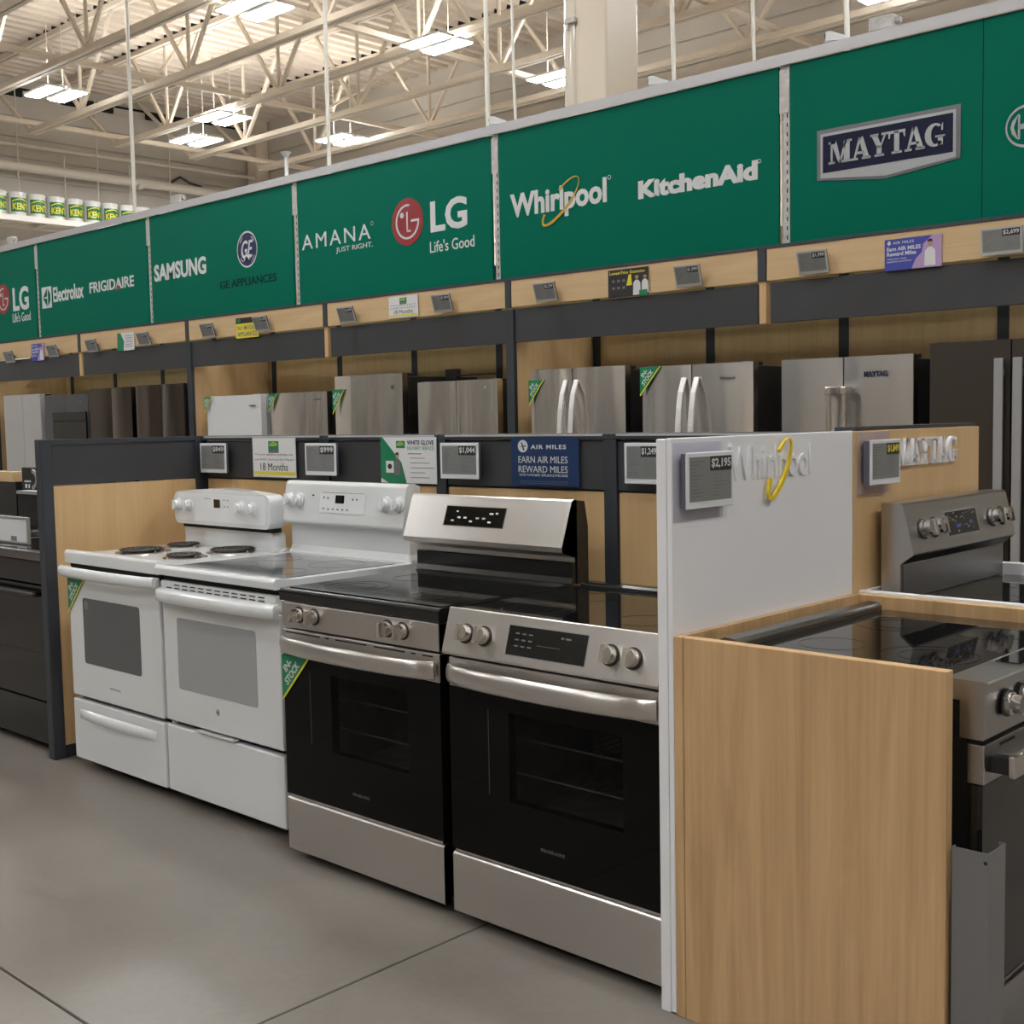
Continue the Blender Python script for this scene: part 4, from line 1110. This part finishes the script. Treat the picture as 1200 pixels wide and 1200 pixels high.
# ================================================================== RANGES (front faces -y at local y = 0)
def knob(parent, x, y, z, r, m, tilt=0, ang=0, style='bar', name='knob'):
    """round skirt with a grip bar, axis towards -y"""
    mb = MB().cyl((0, .0, 0), (0, -.012, 0), r * 1.0, r * .96, n=24)
    if style == 'bar':
        mb.cyl((0, -.012, 0), (0, -.024, 0), r * .86, r * .80, n=24)
        mb.prism([(-r * .26, -r * .92), (r * .26, -r * .92), (r * .26, r * .92), (-r * .26, r * .92)], 'y', -.040, -.022)
    elif style == 'tall':
        mb.cyl((0, -.012, 0), (0, -.034, 0), r * .8, r * .8, n=28)
        mb.prism([(-r * .22, -r * .9), (r * .22, -r * .9), (r * .22, r * .9), (-r * .22, r * .9)], 'y', -.046, -.03)
    else:
        mb.cyl((0, -.012, 0), (0, -.026, 0), r * .8, r * .66, n=24)
        mb.prism([(-r * .16, -r * .8), (r * .16, -r * .8), (r * .16, r * .8), (-r * .16, r * .8)], 'y', -.033, -.02)
    o = obj(name, mb, m, parent, bevel=.0015)
    o.location = (x, y, z); o.rotation_euler = (tilt, ang, 0)
    b = obj('knob_skirt', MB().cyl((0, .001, 0), (0, -.003, 0), r * 1.16, n=24), BLKP if m in (CHROME, NICKEL) else m, o)
    return o


def sweep_handle(x0, x1, z, yend, bow, ry, rz, m, parent, n=20, e=.5, name='handle'):
    pts = [(x0 + (x1 - x0) * k / n, yend - bow * math.sin(PI * k / n) ** e, z) for k in range(n + 1)]
    return obj(name, MB().tube(pts, ry, 12, rz), m, parent)


def shell(t, W, D, z0, z1, m, front=.04):
    a, b = -W / 2, W / 2
    obj('side_panel', box(a, a + .012, front, D, z0, z1), m, t)
    obj('side_panel', box(b - .012, b, front, D, z0, z1), m, t)
    obj('back_panel', box(a + .013, b - .013, D - .012, D, z0, z1), m, t)
    for u in (a + .05, b - .05):
        for v in (.13, D - .06): obj('foot', MB().cyl((u, v, 0), (u, v, z0 + .01), .017, n=12), BLKP, t)
    obj('base_rail', box(a + .013, b - .013, .06, D - .013, z0, z0 + .012), BLKP, t)


def rings(t, cx, cy, r, z, m=None, two=False):
    n = 40
    for R in ((r, r * .62) if two else (r,)):
        mb = MB()
        o = [(cx + R * math.cos(2 * PI * k / n), cy + R * math.sin(2 * PI * k / n)) for k in range(n)]
        i = [(cx + (R - .0022) * math.cos(2 * PI * k / n), cy + (R - .0022) * math.sin(2 * PI * k / n)) for k in range(n)]
        for k in range(n): mb.prism([o[k], o[(k + 1) % n], i[(k + 1) % n], i[k]], 'z', z, z + .0004)
        obj('burner_ring', mb, m or RINGM, t)


def oven_window(t, W, x0, x1, z0, z1, gz0, gz1, y=.0, glass=DOORGL, outer=None):
    """door glass with a real opening, tinted pane, dark cavity and wire racks"""
    a, b = -W / 2, W / 2
    d = obj('door_glass', MB().box(a, x0, y, y + .030, gz0, gz1).box(x1, b, y, y + .030, gz0, gz1).box(x0, x1, y, y + .030, gz0, z0).box(x0, x1, y, y + .030, z1, gz1), glass, t)
    obj('window_pane', box(x0, x1, y + .0006, y + .005, z0, z1), PANE, d)
    if outer:
        obj('frit_line', MB().box(outer[0], outer[0] + .0025, y - .0006, y, outer[1], outer[2]), PRGD, d)
    cav = obj('oven_cavity', MB().box(x0 - .06, x1 + .06, .42, .43, z0 - .05, z1 + .05).box(x0 - .06, x0 - .05, .045, .42, z0 - .05, z1 + .05).box(x1 + .05, x1 + .06, .045, .42, z0 - .05, z1 + .05)
              .box(x0 - .06, x1 + .06, .045, .42, z0 - .06, z0 - .05).box(x0 - .06, x1 + .06, .045, .42, z1 + .05, z1 + .06), CAV, t)
    for z in (z0 + .06, z0 + .16):
        rk = obj('oven_rack', MB().tube([(x0 - .05, .07, z), (x1 + .05, .07, z)], .0032, 6), RACK, cav)
        mb = MB(); k = x0 - .03
        while k < x1 + .05:
            mb.tube([(k, .075, z), (k, .40, z)], .0014, 5); k += .035
        obj('rack_wires', mb, RACKD, cav, kind='stuff')
    return d


# ---------- R1 white coil range
W = .735; x1_ = .094
t = thing('electric_range', 'white coil-top electric range nearest the maple partition', 'range', (x1_ - W / 2, .059, 0), 0, 'ranges along the low wall')
a, b = -W / 2, W / 2
shell(t, W, .66, .035, .875, WHITEE)
obj('cooktop', MB().prism([(-.008, .882), (-.008, .928), (0, .936), (.02, .936), (.045, .916), (.575, .916), (.60, .928), (.64, .928), (.64, .882)], 'x', a, b), WHITEE, t, bevel=.004)
obj('front_gap', box(a + .01, b - .01, .012, .04, .855, .882), DARKG, t)
obj('door', box(a + .006, b - .006, 0, .036, .318, .852), WHITEE, t, bevel=.006)
obj('window', MB().prism(round_rect(a + .125, b - .155, .466, .742, .014), 'y', -.0012, .001), DGREYWIN, t, label='dark grey oven window')
disc(a + .155, .712, .017, .021, -.0012, .0006, PRG, t, 'round_sticker', 20)
text('AMANA', a + .32, a + .41, .378, .388, 0, PRG, t, th=.0006, res=1, name='badge')
hd = sweep_handle(a - .016, b - .002, .851, -.020, .026, .013, .023, WHITEP, t, e=.4)
for q_ in (box(a + .0, a + .035, -.02, .005, .832, .870), box(b - .035, b, -.02, .005, .832, .870)): obj('end_cap', q_, WHITEP, hd, bevel=.006)
obj('drawer', box(a + .004, b - .004, 0, .036, .045, .302), WHITEE, t, bevel=.006)
n = 20; mb = MB(); vs = []
for k in range(n + 1):
    s = k / n; x = a + .06 + (W - .12) * s; d_ = .026 * math.sin(PI * s) ** .5
    vs += [(x, -.0015, .262), (x, -.0015 - d_, .250 - .006 * math.sin(PI * s)), (x, -.001, .222 - .012 * math.sin(PI * s))]
mb.add(vs, [(3 * k + j, 3 * k + 3 + j, 3 * k + 4 + j, 3 * k + 1 + j) for k in range(n) for j in (0, 1)], True)
obj('drawer_pull', mb, WHITEE, t, label='curved glossy pull of the drawer')
obj('backguard', MB().prism(round_rect(a + .004, b - .004, 1.013, 1.156, .035, arch=.018), 'y', .525, .60), WHITEE, t, bevel=.010, seg=3)
obj('backguard_slot', box(a + .03, b - .03, .552, .60, .996, 1.014), DARKG, t)
obj('backguard_base', MB().prism([(a + .02, .917), (b - .02, .917), (b - .03, .935), (b - .03, .985), (b - .045, .997), (a + .045, .997), (a + .03, .985), (a + .03, .935)], 'y', .560, .62), WHITEE, t, bevel=.004)
cp = obj('control_panel', MB().prism(round_rect(a + .035, b - .03, 1.030, 1.150, .02), 'y', .5235, .525), WHITEP, t)
for fx, nm in ((.045, 0), (.130, 1), (.530, 2), (.615, 3)):
    knob(t, a + fx, .522, 1.098, .026, WHITEP, style='round')
obj('clock_display', box(a + .325, a + .372, .5220, .5235, 1.092, 1.128), BLKGL, cp)
lines(cp, [(a + .25 + .018 * k, a + .262 + .018 * k, 1.128, .003) for k in range(3)] + [(a + .40 + .026 * k, a + .41 + .026 * k, 1.124 - .028 * j, .005) for k in range(2) for j in range(2)], PRG, .5235, 'key_print')
for k, (fx, fy, r) in enumerate(((.20, .245, .100), (.155, .475, .078), (.545, .235, .078), (.535, .475, .100))):
    c = (a + fx, fy)
    u = obj('drip_pan', MB().cyl((c[0], c[1], .9165), (c[0], c[1], .9205), r * 1.16, r * 1.10, n=36), CHROME if k % 2 == 0 else NICKEL, t)
    pts = []
    turns = 4 if r > .09 else 3
    for q in range(turns * 24):
        rr = r * (.22 + .76 * q / (turns * 24)); an = q / 24 * 2 * PI
        pts.append((c[0] + rr * math.cos(an), c[1] + rr * math.sin(an), .929))
    obj('coil', MB().tube(pts, .0065, 6, .0045), COIL, u)
    obj('coil_support', MB().bar((c[0] - r, c[1], .9235), (c[0] + r, c[1], .9235), .006).bar((c[0], c[1] - r, .9235), (c[0], c[1] + r, .9235), .006), CHROME, u)
in_stock('green triangular in-stock flag on the white coil range', (x1_ - W + .006, .0565, .818), 0, .145, .15)

# ---------- R2 white smooth-top range
W = .762; x0_ = .106
t = thing('electric_range', 'white range with grey glass top, between the coil range and the first steel range', 'range', (x0_ + W / 2, .059, 0), 0, 'ranges along the low wall')
a, b = -W / 2, W / 2
shell(t, W, .66, .045, .875, WHITEE)
obj('cooktop_frame', MB().prism([(-.022, .888), (-.024, .914), (-.014, .925), (.02, .922), (.06, .9175), (.60, .9175), (.645, .93), (.645, .888)], 'x', a - .002, b + .002), WHITEE, t, bevel=.004, seg=3)
obj('glass_top', MB().prism(round_rect(a + .045, b - .045, .035, .565, .012), 'z', .9177, .9195), GREYGL, t, bevel=.0005)
for q in ((.21, .17, .11), (.56, .17, .085), (.21, .42, .08), (.55, .42, .11)): rings(t, a + q[0], q[1], q[2], .9196)
obj('front_gap', box(a + .01, b - .01, .01, .04, .858, .888), DARKG, t)
obj('door', box(a + .006, b - .006, 0, .036, .325, .800), WHITEE, t, bevel=.005)
vt = obj('vent_trim', box(a + .012, b - .012, -.008, .036, .802, .866), WHITEE, t, bevel=.004)
sl_ = MB().box(0, .036, -.0088, -.0078, 0, .0042).mesh('louvre_slot', DARKG)
for k in range(12):
    for j in range(3):
        if k == 0 and j == 0: continue
        obj('louvre_slot', sl_, None, vt, loc=(a + .055 + k * .054, 0, .852 - j * .0125))
n = 16; pf = []
mb = MB(); vs = []
for k in range(n + 1):
    s = k / n; x = a + .004 + (W - .008) * s; q = .030 * math.sin(PI * s) ** .35
    vs += [(x, -.002, .838), (x, -.020 - q, .834), (x, -.028 - q, .826), (x, -.028 - q, .794), (x, -.016 - q * .8, .783), (x, -.0005, .784)]
mb.add(vs, [(6 * k + j, 6 * k + 6 + j, 6 * k + 7 + j, 6 * k + 1 + j) for k in range(n) for j in range(5)], True)
mb.add(vs[:6], [tuple(range(6))]); mb.add(vs[-6:], [tuple(range(6))])
obj('handle', mb, WHITEE, t)
obj('window', MB().prism(round_rect(a + .105, b - .148, .457, .730, .012), 'y', -.0012, .001), GREYWIN, t, label='pale grey oven window')
dd = disc(a + .36, .402, .011, .013, 0, .001, SILV, t, 'round_badge', 20)
obj('badge_mark', MB().prism([(a + .36 + .006 * math.cos(k * PI / 4), .402 + .007 * math.sin(k * PI / 4)) for k in range(8)], 'y', -.001, -.0014), PRG, dd)
obj('drawer', box(a + .004, b - .004, 0, .036, .048, .306), WHITEE, t, bevel=.006)
obj('drawer_lip', MB().prism([(-.002, .309), (-.010, .312), (-.010, .3165), (.02, .3165), (.02, .309)], 'x', a + .22, b - .30), WHITEE, t)
obj('backguard', MB().prism([(.665, .917), (.665, 1.205), (.640, 1.216), (.610, 1.216), (.596, 1.205), (.574, 1.052), (.580, 1.044), (.615, 1.040), (.618, .95), (.606, .928), (.596, .918)], 'x', a + .008, b - .008), WHITEE, t, bevel=.006, seg=3)
obj('side_flare', MB().prism([(b - .008, .917), (b + .006, .917), (b + .006, .93), (b - .001, .95), (b - .001, 1.02), (b - .008, 1.03)], 'y', .60, .66), WHITEE, t)
tl = math.atan2(.022, .153)
cp = obj('touch_panel', MB().prism(round_rect(-.14, .14, -.042, .042, .006), 'y', -.0015, .002), WHITEP, t)
cp.location = (a + .385, .5855, 1.135); cp.rotation_euler = (-tl, 0, 0)
obj('clock_display', box(-.042, .012, -.0022, -.0015, -.002, .03), BLKGL, cp)
lines(cp, [(-.12 + .03 * k, -.108 + .03 * k, -.030 + (0.0 if k else .002), .006) for k in range(6)] + [(-.12, -.11, .015, .008), (-.095, -.085, .013, .008), (.06, .07, .012, .007), (.085, .095, .012, .007)], PRG, -.0015, 'key_print')
lines(cp, [(-.13, .13, .0385, .002)], PRG, -.0015, 'panel_line')
for fx in (.050, .110, .650, .720):
    knob(t, a + fx, .584, 1.139, .028, WHITEP, tilt=-tl, style='round')
for dz in (.026, -.024): obj('indicator_dot', MB().cyl((a + .20, .5895, 1.135 + dz), (a + .20, .583, 1.135 + dz), .003, n=8), PRB, t)

# ---------- R3 stainless free-standing range
W = .757; x0_ = .977; y0_ = -.013
t = thing('electric_range', 'stainless range with tall steel backguard, third from the left', 'range', (x0_ + W / 2, y0_, 0), 0, 'ranges along the low wall')
a, b = -W / 2, W / 2
shell(t, W, .66, .03, .87, BLKE)
obj('cooktop_frame', MB().prism([(-.006, .872), (-.008, .905), (0, .913), (.62, .913), (.62, .872)], 'x', a - .001, b + .008), BLKE, t, bevel=.005, seg=3)
obj('glass_top', MB().prism(round_rect(a + .015, b - .006, .02, .59, .012), 'z', .9131, .916), BLKGL, t, bevel=.0005)
for q in ((.20, .16, .11), (.57, .16, .085), (.20, .42, .08), (.56, .42, .11)): rings(t, a + q[0], q[1], q[2], .9161, two=q[2] > .1)
obj('control_fascia', box(a, b, -.001, .04, .785, .869), STEEL, t, bevel=.003)
for fx, ag in ((.098, .5), (.176, 0), (.535, 0), (.603, 0)):
    knob(t, a + fx, -.001, .832, .0235, NICKEL, ang=ag)
    obj('knob_plate', MB().cyl((a + fx, -.0018, .832), (a + fx, -.001, .832), .031, n=24), STEEL, t)
mb = MB(); vs = []
dt = obj('door_trim', box(a, b, .0, .036, .694, .779), STEEL, t, bevel=.003)
for q0, q1 in ((.02, .205), (.232, .252), (.285, .44), (.475, .62), (.648, .668), (.70, .745)):
    q0 = q0 * .98 + .0; q1 = q1 * .98
    obj('vent_slit', box(a + q0, a + q1, -.0008, .001, .7665, .771), DARKG, dt)
sweep_handle(a + .012, b - .012, .731, -.010, .042, .011, .028, STEEL, t, e=.45)
oven_window(t, W, a + .249, a + .614, .400, .650, .224, .692, outer=(a + .14, .41, .65))
text('FRIGIDAIRE', a + .345, a + .425, .281, .290, 0, PRG, t, th=.0005, res=1, name='badge')
obj('door_foot_trim', box(a + .02, b - .005, .002, .03, .214, .2235), CHROME, t)
obj('drawer', MB().prism([(.0, .035), (.0, .206), (.006, .212), (.03, .212), (.03, .035)], 'x', a, b), STEEL, t, bevel=.002)
obj('backguard', MB().prism([(.61, .985), (.61, 1.003), (.548, 1.022), (.546, 1.040), (.598, 1.186), (.604, 1.190), (.622, 1.190), (.622, .985)], 'x', a - .004, b - .001), STEEL, t, bevel=.002)
obj('backguard_body', MB().prism([(.6225, .9135), (.6225, 1.188), (.662, 1.183), (.678, 1.10), (.678, .9135)], 'x', a - .002, b - .001), BLKE, t)
obj('backguard_base', MB().prism([(.595, .9165), (.605, .935), (.605, .984), (.622, .984), (.622, .9165)], 'x', a + .004, b - .006), BLKE, t, bevel=.002)
tl = math.atan2(.052, .146)
cp = obj('display_panel', box(-.142, .142, -.002, .003, -.034, .034), BLKGL, t)
cp.location = (a + .335, .5745, 1.120); cp.rotation_euler = (-tl, 0, 0)
obj('display_rim', MB().box(-.146, .146, -.0012, .002, .034, .0365).box(-.146, .146, -.0012, .002, -.0365, -.034).box(-.146, -.142, -.0012, .002, -.034, .034).box(.142, .146, -.0012, .002, -.034, .034), CHROME, cp)
lines(cp, [(-.11 + .03 * k, -.095 + .03 * k, -.020 + (.012 if k % 3 else 0), .006) for k in range(7)] + [(.07, .09, .010, .006), (.10, .112, .012, .006), (-.09, -.08, .014, .005)], PRW, -.002, 'key_print')
in_stock('green triangular in-stock flag on the third range, under its steel handle', (x0_ - .004, y0_ - .002, .690), 0, .148, .155)

# ---------- R4 slide-in stainless range
x0_ = 1.781; y0_ = -.0207
t = thing('electric_range', 'stainless slide-in range beside the white end panel', 'range', (x0_ + W / 2, y0_, 0), 0, 'ranges along the low wall')
shell(t, W, .66, .03, .87, BLKE)
obj('cooktop_frame', box(a, b, .022, .62, .880, .9125), BLKE, t, bevel=.002)
obj('glass_top', box(a + .002, b - .002, .020, .58, .913, .918), BLKGL, t, bevel=.001)
obj('rear_ridge', MB().prism([(.582, .913), (.582, .925), (.592, .932), (.63, .932), (.64, .92), (.64, .913)], 'x', a + .002, b - .002), BLKE, t, bevel=.002)
for q in ((.20, .17, .11), (.57, .17, .085), (.20, .42, .08), (.56, .42, .11)): rings(t, a + q[0], q[1], q[2], .9181, two=q[2] > .1)
prof = [(.012, .922), (.020, .922), (.060, .880), (.060, .792), (-.022, .792), (-.024, .800)]
obj('control_fascia', MB().prism(prof, 'x', a - .002, b + .002), STEEL, t, bevel=.0015)
tl = math.atan2(.036, .122)
for fx in (.082, .152, .600, .672):
    k = knob(t, a + fx, -.0075, .856, .0245, NICKEL, tilt=-tl)
cp = obj('display_panel', box(-.139, .139, -.0018, .003, -.040, .040), BLKGL, t)
cp.location = (a + .382, -.0068, .857); cp.rotation_euler = (-tl, 0, 0)
obj('display_rim', MB().box(-.142, .142, -.0010, .002, .040, .0425).box(-.142, .142, -.0010, .002, -.0425, -.040).box(-.142, -.139, -.001, .002, -.04, .04).box(.139, .142, -.001, .002, -.04, .04), SILV, cp)
lines(cp, [(-.112 + .024 * k, -.098 + .024 * k, .018 - .017 * j, .004) for k in range(3) for j in range(3)] + [(.05, .06, .02, .005), (.066, .084, .02, .005), (-.03, .05, -.006, .0012)], PRG, -.0018, 'key_print')
obj('front_gap', box(a + .006, b - .006, .01, .04, .782, .792), DARKG, t)
obj('door_trim', box(a, b, .0, .036, .697, .781), STEEL, t, bevel=.003)
sweep_handle(a + .012, b - .012, .737, -.010, .044, .011, .029, STEEL, t, e=.45)
oven_window(t, W, a + .232, a + .630, .402, .652, .222, .695, outer=(a + .153, .41, .65))
text('FRIGIDAIRE', a + .345, a + .430, .289, .298, 0, PRG, t, th=.0005, res=1, name='badge')
obj('door_foot_trim', box(a + .01, b - .005, .002, .03, .213, .2205), CHROME, t)
obj('drawer', MB().prism([(.0, .035), (.0, .204), (.006, .210), (.03, .210), (.03, .035)], 'x', a, b), STEEL, t, bevel=.002)

# ---------- R5 dark slide-in range in the end cap (faces +x)
t = thing('electric_range', 'dark stainless slide-in range inside the maple surround, facing the right', 'range', (3.325, .392, 0), PI / 2, 'end-cap ranges')
W5 = .752; a, b = -W5 / 2, W5 / 2
shell(t, W5, .66, .03, .87, BLKE, .045)
obj('cooktop_frame', box(a, b, .095, .655, .875, .8975), BLKE, t)
obj('glass_top', box(a + .004, b - .004, .092, .600, .898, .9045), BLKGL, t, bevel=.001)
obj('rear_ridge', MB().prism([(.602, .898), (.602, .918), (.612, .925), (.640, .928), (.655, .92), (.655, .898)], 'x', a + .01, b - .02), STEELD, t, bevel=.003)
for q in ((.20, .22, .11), (.55, .22, .085), (.20, .46, .08), (.55, .46, .11)): rings(t, a + q[0], q[1], q[2], .9046, two=q[2] > .1)
obj('control_housing', MB().prism([(.091, .862), (.091, .9055), (.004, .9045), (.0, .902), (.0, .882), (.008, .879), (.010, .784), (.060, .784), (.060, .862)], 'x', a - .002, b + .002), STEELM, t, bevel=.0015)
obj('touch_glass', box(a + .22, b - .22, .022, .078, .9055, .9070), BLKGL, t)
obj('touch_glass_edge', MB().box(a + .217, b - .217, .080, .082, .9055, .9072), SILV, t)
for fx in (.100, .180, .580, .660): knob(t, a + fx, .003, .846, .025, CHROME, style='tall')
obj('front_gap', box(a + .006, b - .006, .02, .05, .774, .784), DARKG, t)
obj('door_trim', box(a + .002, b - .002, .010, .046, .690, .773), STEELM, t, bevel=.002)
obj('vent_slit', box(a + .08, a + .16, .0092, .0102, .758, .764), DARKG, t)
hd = obj('handle', box(a + .030, b - .030, -.042, -.028, .706, .752), STEEL, t, bevel=.003)
for q_ in (box(a + .032, a + .06, -.028, .010, .712, .746), box(b - .06, b - .032, -.028, .010, .712, .746)): obj('handle_bracket', q_, BLKP, hd)
obj('door_glass', box(a + .002, b - .002, .012, .046, .245, .688), BLKGL, t)
obj('door_foot_trim', box(a + .002, b - .002, .012, .04, .234, .243), STEELD, t)
obj('drawer', box(a + .002, b - .002, .008, .04, .05, .226), STEELM, t, bevel=.003)
# ---------- R6 steel range with backguard in the second end cap (faces +x)
t = thing('electric_range', 'dark stainless range with knobs on its backguard, inside the white surround', 'range', (3.335, 1.315, 0), PI / 2, 'end-cap ranges')
W6 = .748; a, b = -W6 / 2, W6 / 2
shell(t, W6, .69, .03, .87, STEELD, .045)
obj('cooktop_frame', box(a, b, .0, .648, .875, .8995), BLKE, t, bevel=.002)
obj('glass_top', box(a + .004, b - .004, .012, .640, .900, .905), BLKGL, t, bevel=.001)
for q in ((.20, .20, .11), (.55, .20, .085), (.20, .46, .08), (.55, .46, .11)): rings(t, a + q[0], q[1], q[2], .9051, two=q[2] > .1)
prof = [(.652, .9005), (.652, 1.010), (.612, 1.040), (.6125, 1.046), (.645, 1.182), (.652, 1.188), (.712, 1.188), (.712, .9005)]
obj('backguard', MB().prism(prof, 'x', a, b), STEELM, t, bevel=.0015)
obj('lower_panel', box(a + .012, b - .012, .6485, .6515, .908, 1.006), STEELD, t)
obj('underside_strip', MB().prism([(.650, 1.0105), (.6505, 1.0095), (.6135, 1.0375), (.6125, 1.0365)], 'x', a + .012, b - .012), BLKP, t)
tl = math.atan2(.033, .140)
for fx in (.092, .165, .590, .665): knob(t, a + fx, .6275, 1.108, .027, CHROME, tilt=-tl, style='tall')
cp = obj('display_panel', box(-.112, .112, -.0015, .003, -.036, .036), BLKGL, t)
cp.location = (a + .365, .6275, 1.110); cp.rotation_euler = (-tl, 0, 0)
obj('display_rim', MB().box(-.116, .116, -.001, .002, .036, .039).box(-.116, .116, -.001, .002, -.039, -.036).box(-.116, -.112, -.001, .002, -.036, .036).box(.112, .116, -.001, .002, -.036, .036), SILV, cp)
rnd = random.Random(3)
lines(cp, [(lambda x, z: (x, x + rnd.uniform(.005, .014), z, .004))(rnd.uniform(-.10, .09), rnd.uniform(-.03, .03)) for _ in range(26)], PRG, -.0015, 'key_print')
lines(cp, [(-.05, -.02, -.015, .010), (.05, .075, -.01, .008)], BLUEP, -.0015, 'blue_film')
obj('door_trim', box(a + .002, b - .002, .0, .044, .75, .868), STEELM, t, bevel=.002)
obj('handle', MB().tube([(a + .03, -.045, .80), (b - .03, -.045, .80)], .012, 12), STEEL, t)
for q_ in (box(a + .04, a + .06, -.045, .0, .79, .81), box(b - .06, b - .04, -.045, .0, .79, .81)): obj('handle_bracket', q_, STEEL, t)
obj('door_glass', box(a + .002, b - .002, .004, .044, .245, .748), BLKGL, t)
obj('drawer', box(a + .002, b - .002, .0, .044, .05, .235), STEELM, t, bevel=.003)

# ---------- things beyond the left partition
t = thing('black_range', 'black range left of the maple partition, cut by the picture edge', 'range', (-1.262, .085, 0), 0)
a, b = -.38, .38
shell(t, .76, .66, .03, .86, BLKE)
obj('cooktop', box(a, b, -.012, .65, .865, .905), STEELD, t, bevel=.003)
obj('cooktop_well', box(a + .03, b - .03, .03, .60, .905, .908), BLKGL, t)
for cx_, cy_, r_ in ((-.19, .45, .09), (.19, .18, .075), (.19, .45, .09)):
    g = obj('burner', MB().cyl((cx_, cy_, .908), (cx_, cy_, .912), r_, n=28), STEELD, t)
    pts = []
    for q in range(72):
        rr = r_ * (.2 + .75 * q / 72); an = q / 24 * 2 * PI; pts.append((cx_ + rr * math.cos(an), cy_ + rr * math.sin(an), .917))
    obj('coil', MB().tube(pts, .006, 6, .004), COIL, g)
obj('control_fascia', box(a, b, .0, .04, .76, .862), BLKE, t, bevel=.004)
obj('door_glass', box(a, b, .0, .04, .235, .752), BLKGL, t)
obj('handle', MB().tube([(a + .03, -.045, .72), (b - .03, -.045, .72)], .009, 12), BLKP, t)
for q_ in (box(a + .04, a + .06, -.045, .0, .71, .73), box(b - .06, b - .04, -.045, .0, .71, .73)): obj('handle_bracket', q_, BLKE, t)
obj('drawer', box(a, b, .0, .04, .04, .227), BLKE, t, bevel=.003)
obj('backguard', box(a, b, .60, .66, .906, 1.088), BLKE, t, bevel=.004)
obj('backguard_cap', box(a, b, .595, .665, 1.088, 1.105), SILV, t)
t2 = copy_tree(t); t2.location = (-2.05, .085, 0); t2['label'] = 'black range farther left, only the top of its backguard in view'
t = thing('framed_notice', 'silver framed white notice standing on the black range', 'sign', (-1.44, .20, .909), 0)
obj('sheet', box(-.168, .168, -.012, -.006, .010, .118), PAPER, t)
for q_ in (box(-.18, .18, -.016, .0, .0, .011), box(-.18, .18, -.016, .0, .117, .128), box(-.18, -.168, -.016, .0, .011, .117), box(.168, .18, -.016, .0, .011, .117)):
    obj('frame_bar', q_, SILV, t, bevel=.002)
obj('picture_print', box(.0, .06, -.0126, -.012, .012, .035), EINK, t)
p0 = at(25, 549, 'y', 1.55); p1 = at(49, 577, 'y', 1.55)
t = thing('demo_control_box', 'black panel with a white half-ring dial behind the black range', 'panel', ((p0.x + p1.x) / 2 + .05, 1.55, 0), 0)
ww = (p1.x - p0.x) / 2 + .05
obj('pedestal', box(-ww, ww + .1, .01, .5, 0, p1.z + .0), BLKE, t)
pn_ = obj('panel', box(-ww, ww, 0, .03, p1.z + .001, p0.z), BLKE, t, bevel=.003)
cxd = at(41, 563, 'y', 1.55).x - ((p0.x + p1.x) / 2 + .05); czd = (p0.z + p1.z) / 2; R = (p0.z - p1.z) * .44
ring_shape(cxd - R * .35, czd, R, R, 0, R * .38, R * .38, 0, .012, SILV, pn_, 'half_ring_dial', 24, -90, 90)
obj('key_print', MB().box(-ww * .8, -ww * .3, -.001, 0, czd - R * .3, czd - R * .15).box(-ww * .75, -ww * .6, -.001, 0, czd - R * .9, czd - R * .5).box(-ww * .5, -ww * .4, -.001, 0, czd - R * .9, czd - R * .5), PRW, pn_)
p0 = at(-30, 553, 'y', 1.55); p1 = at(15, 566, 'y', 1.55)
o = thing('wooden_shelf_end', 'maple edged shelf at the left picture edge behind the black range', 'shelf', ((p0.x + p1.x) / 2, 1.55, 0), 0)
hw = (p1.x - p0.x) / 2
obj('shelf_board', box(-hw, hw, 0, .12, p1.z, p0.z), WOODH, o); obj('body', box(-hw, hw, .02, .12, 0, p1.z), BLKE, o)
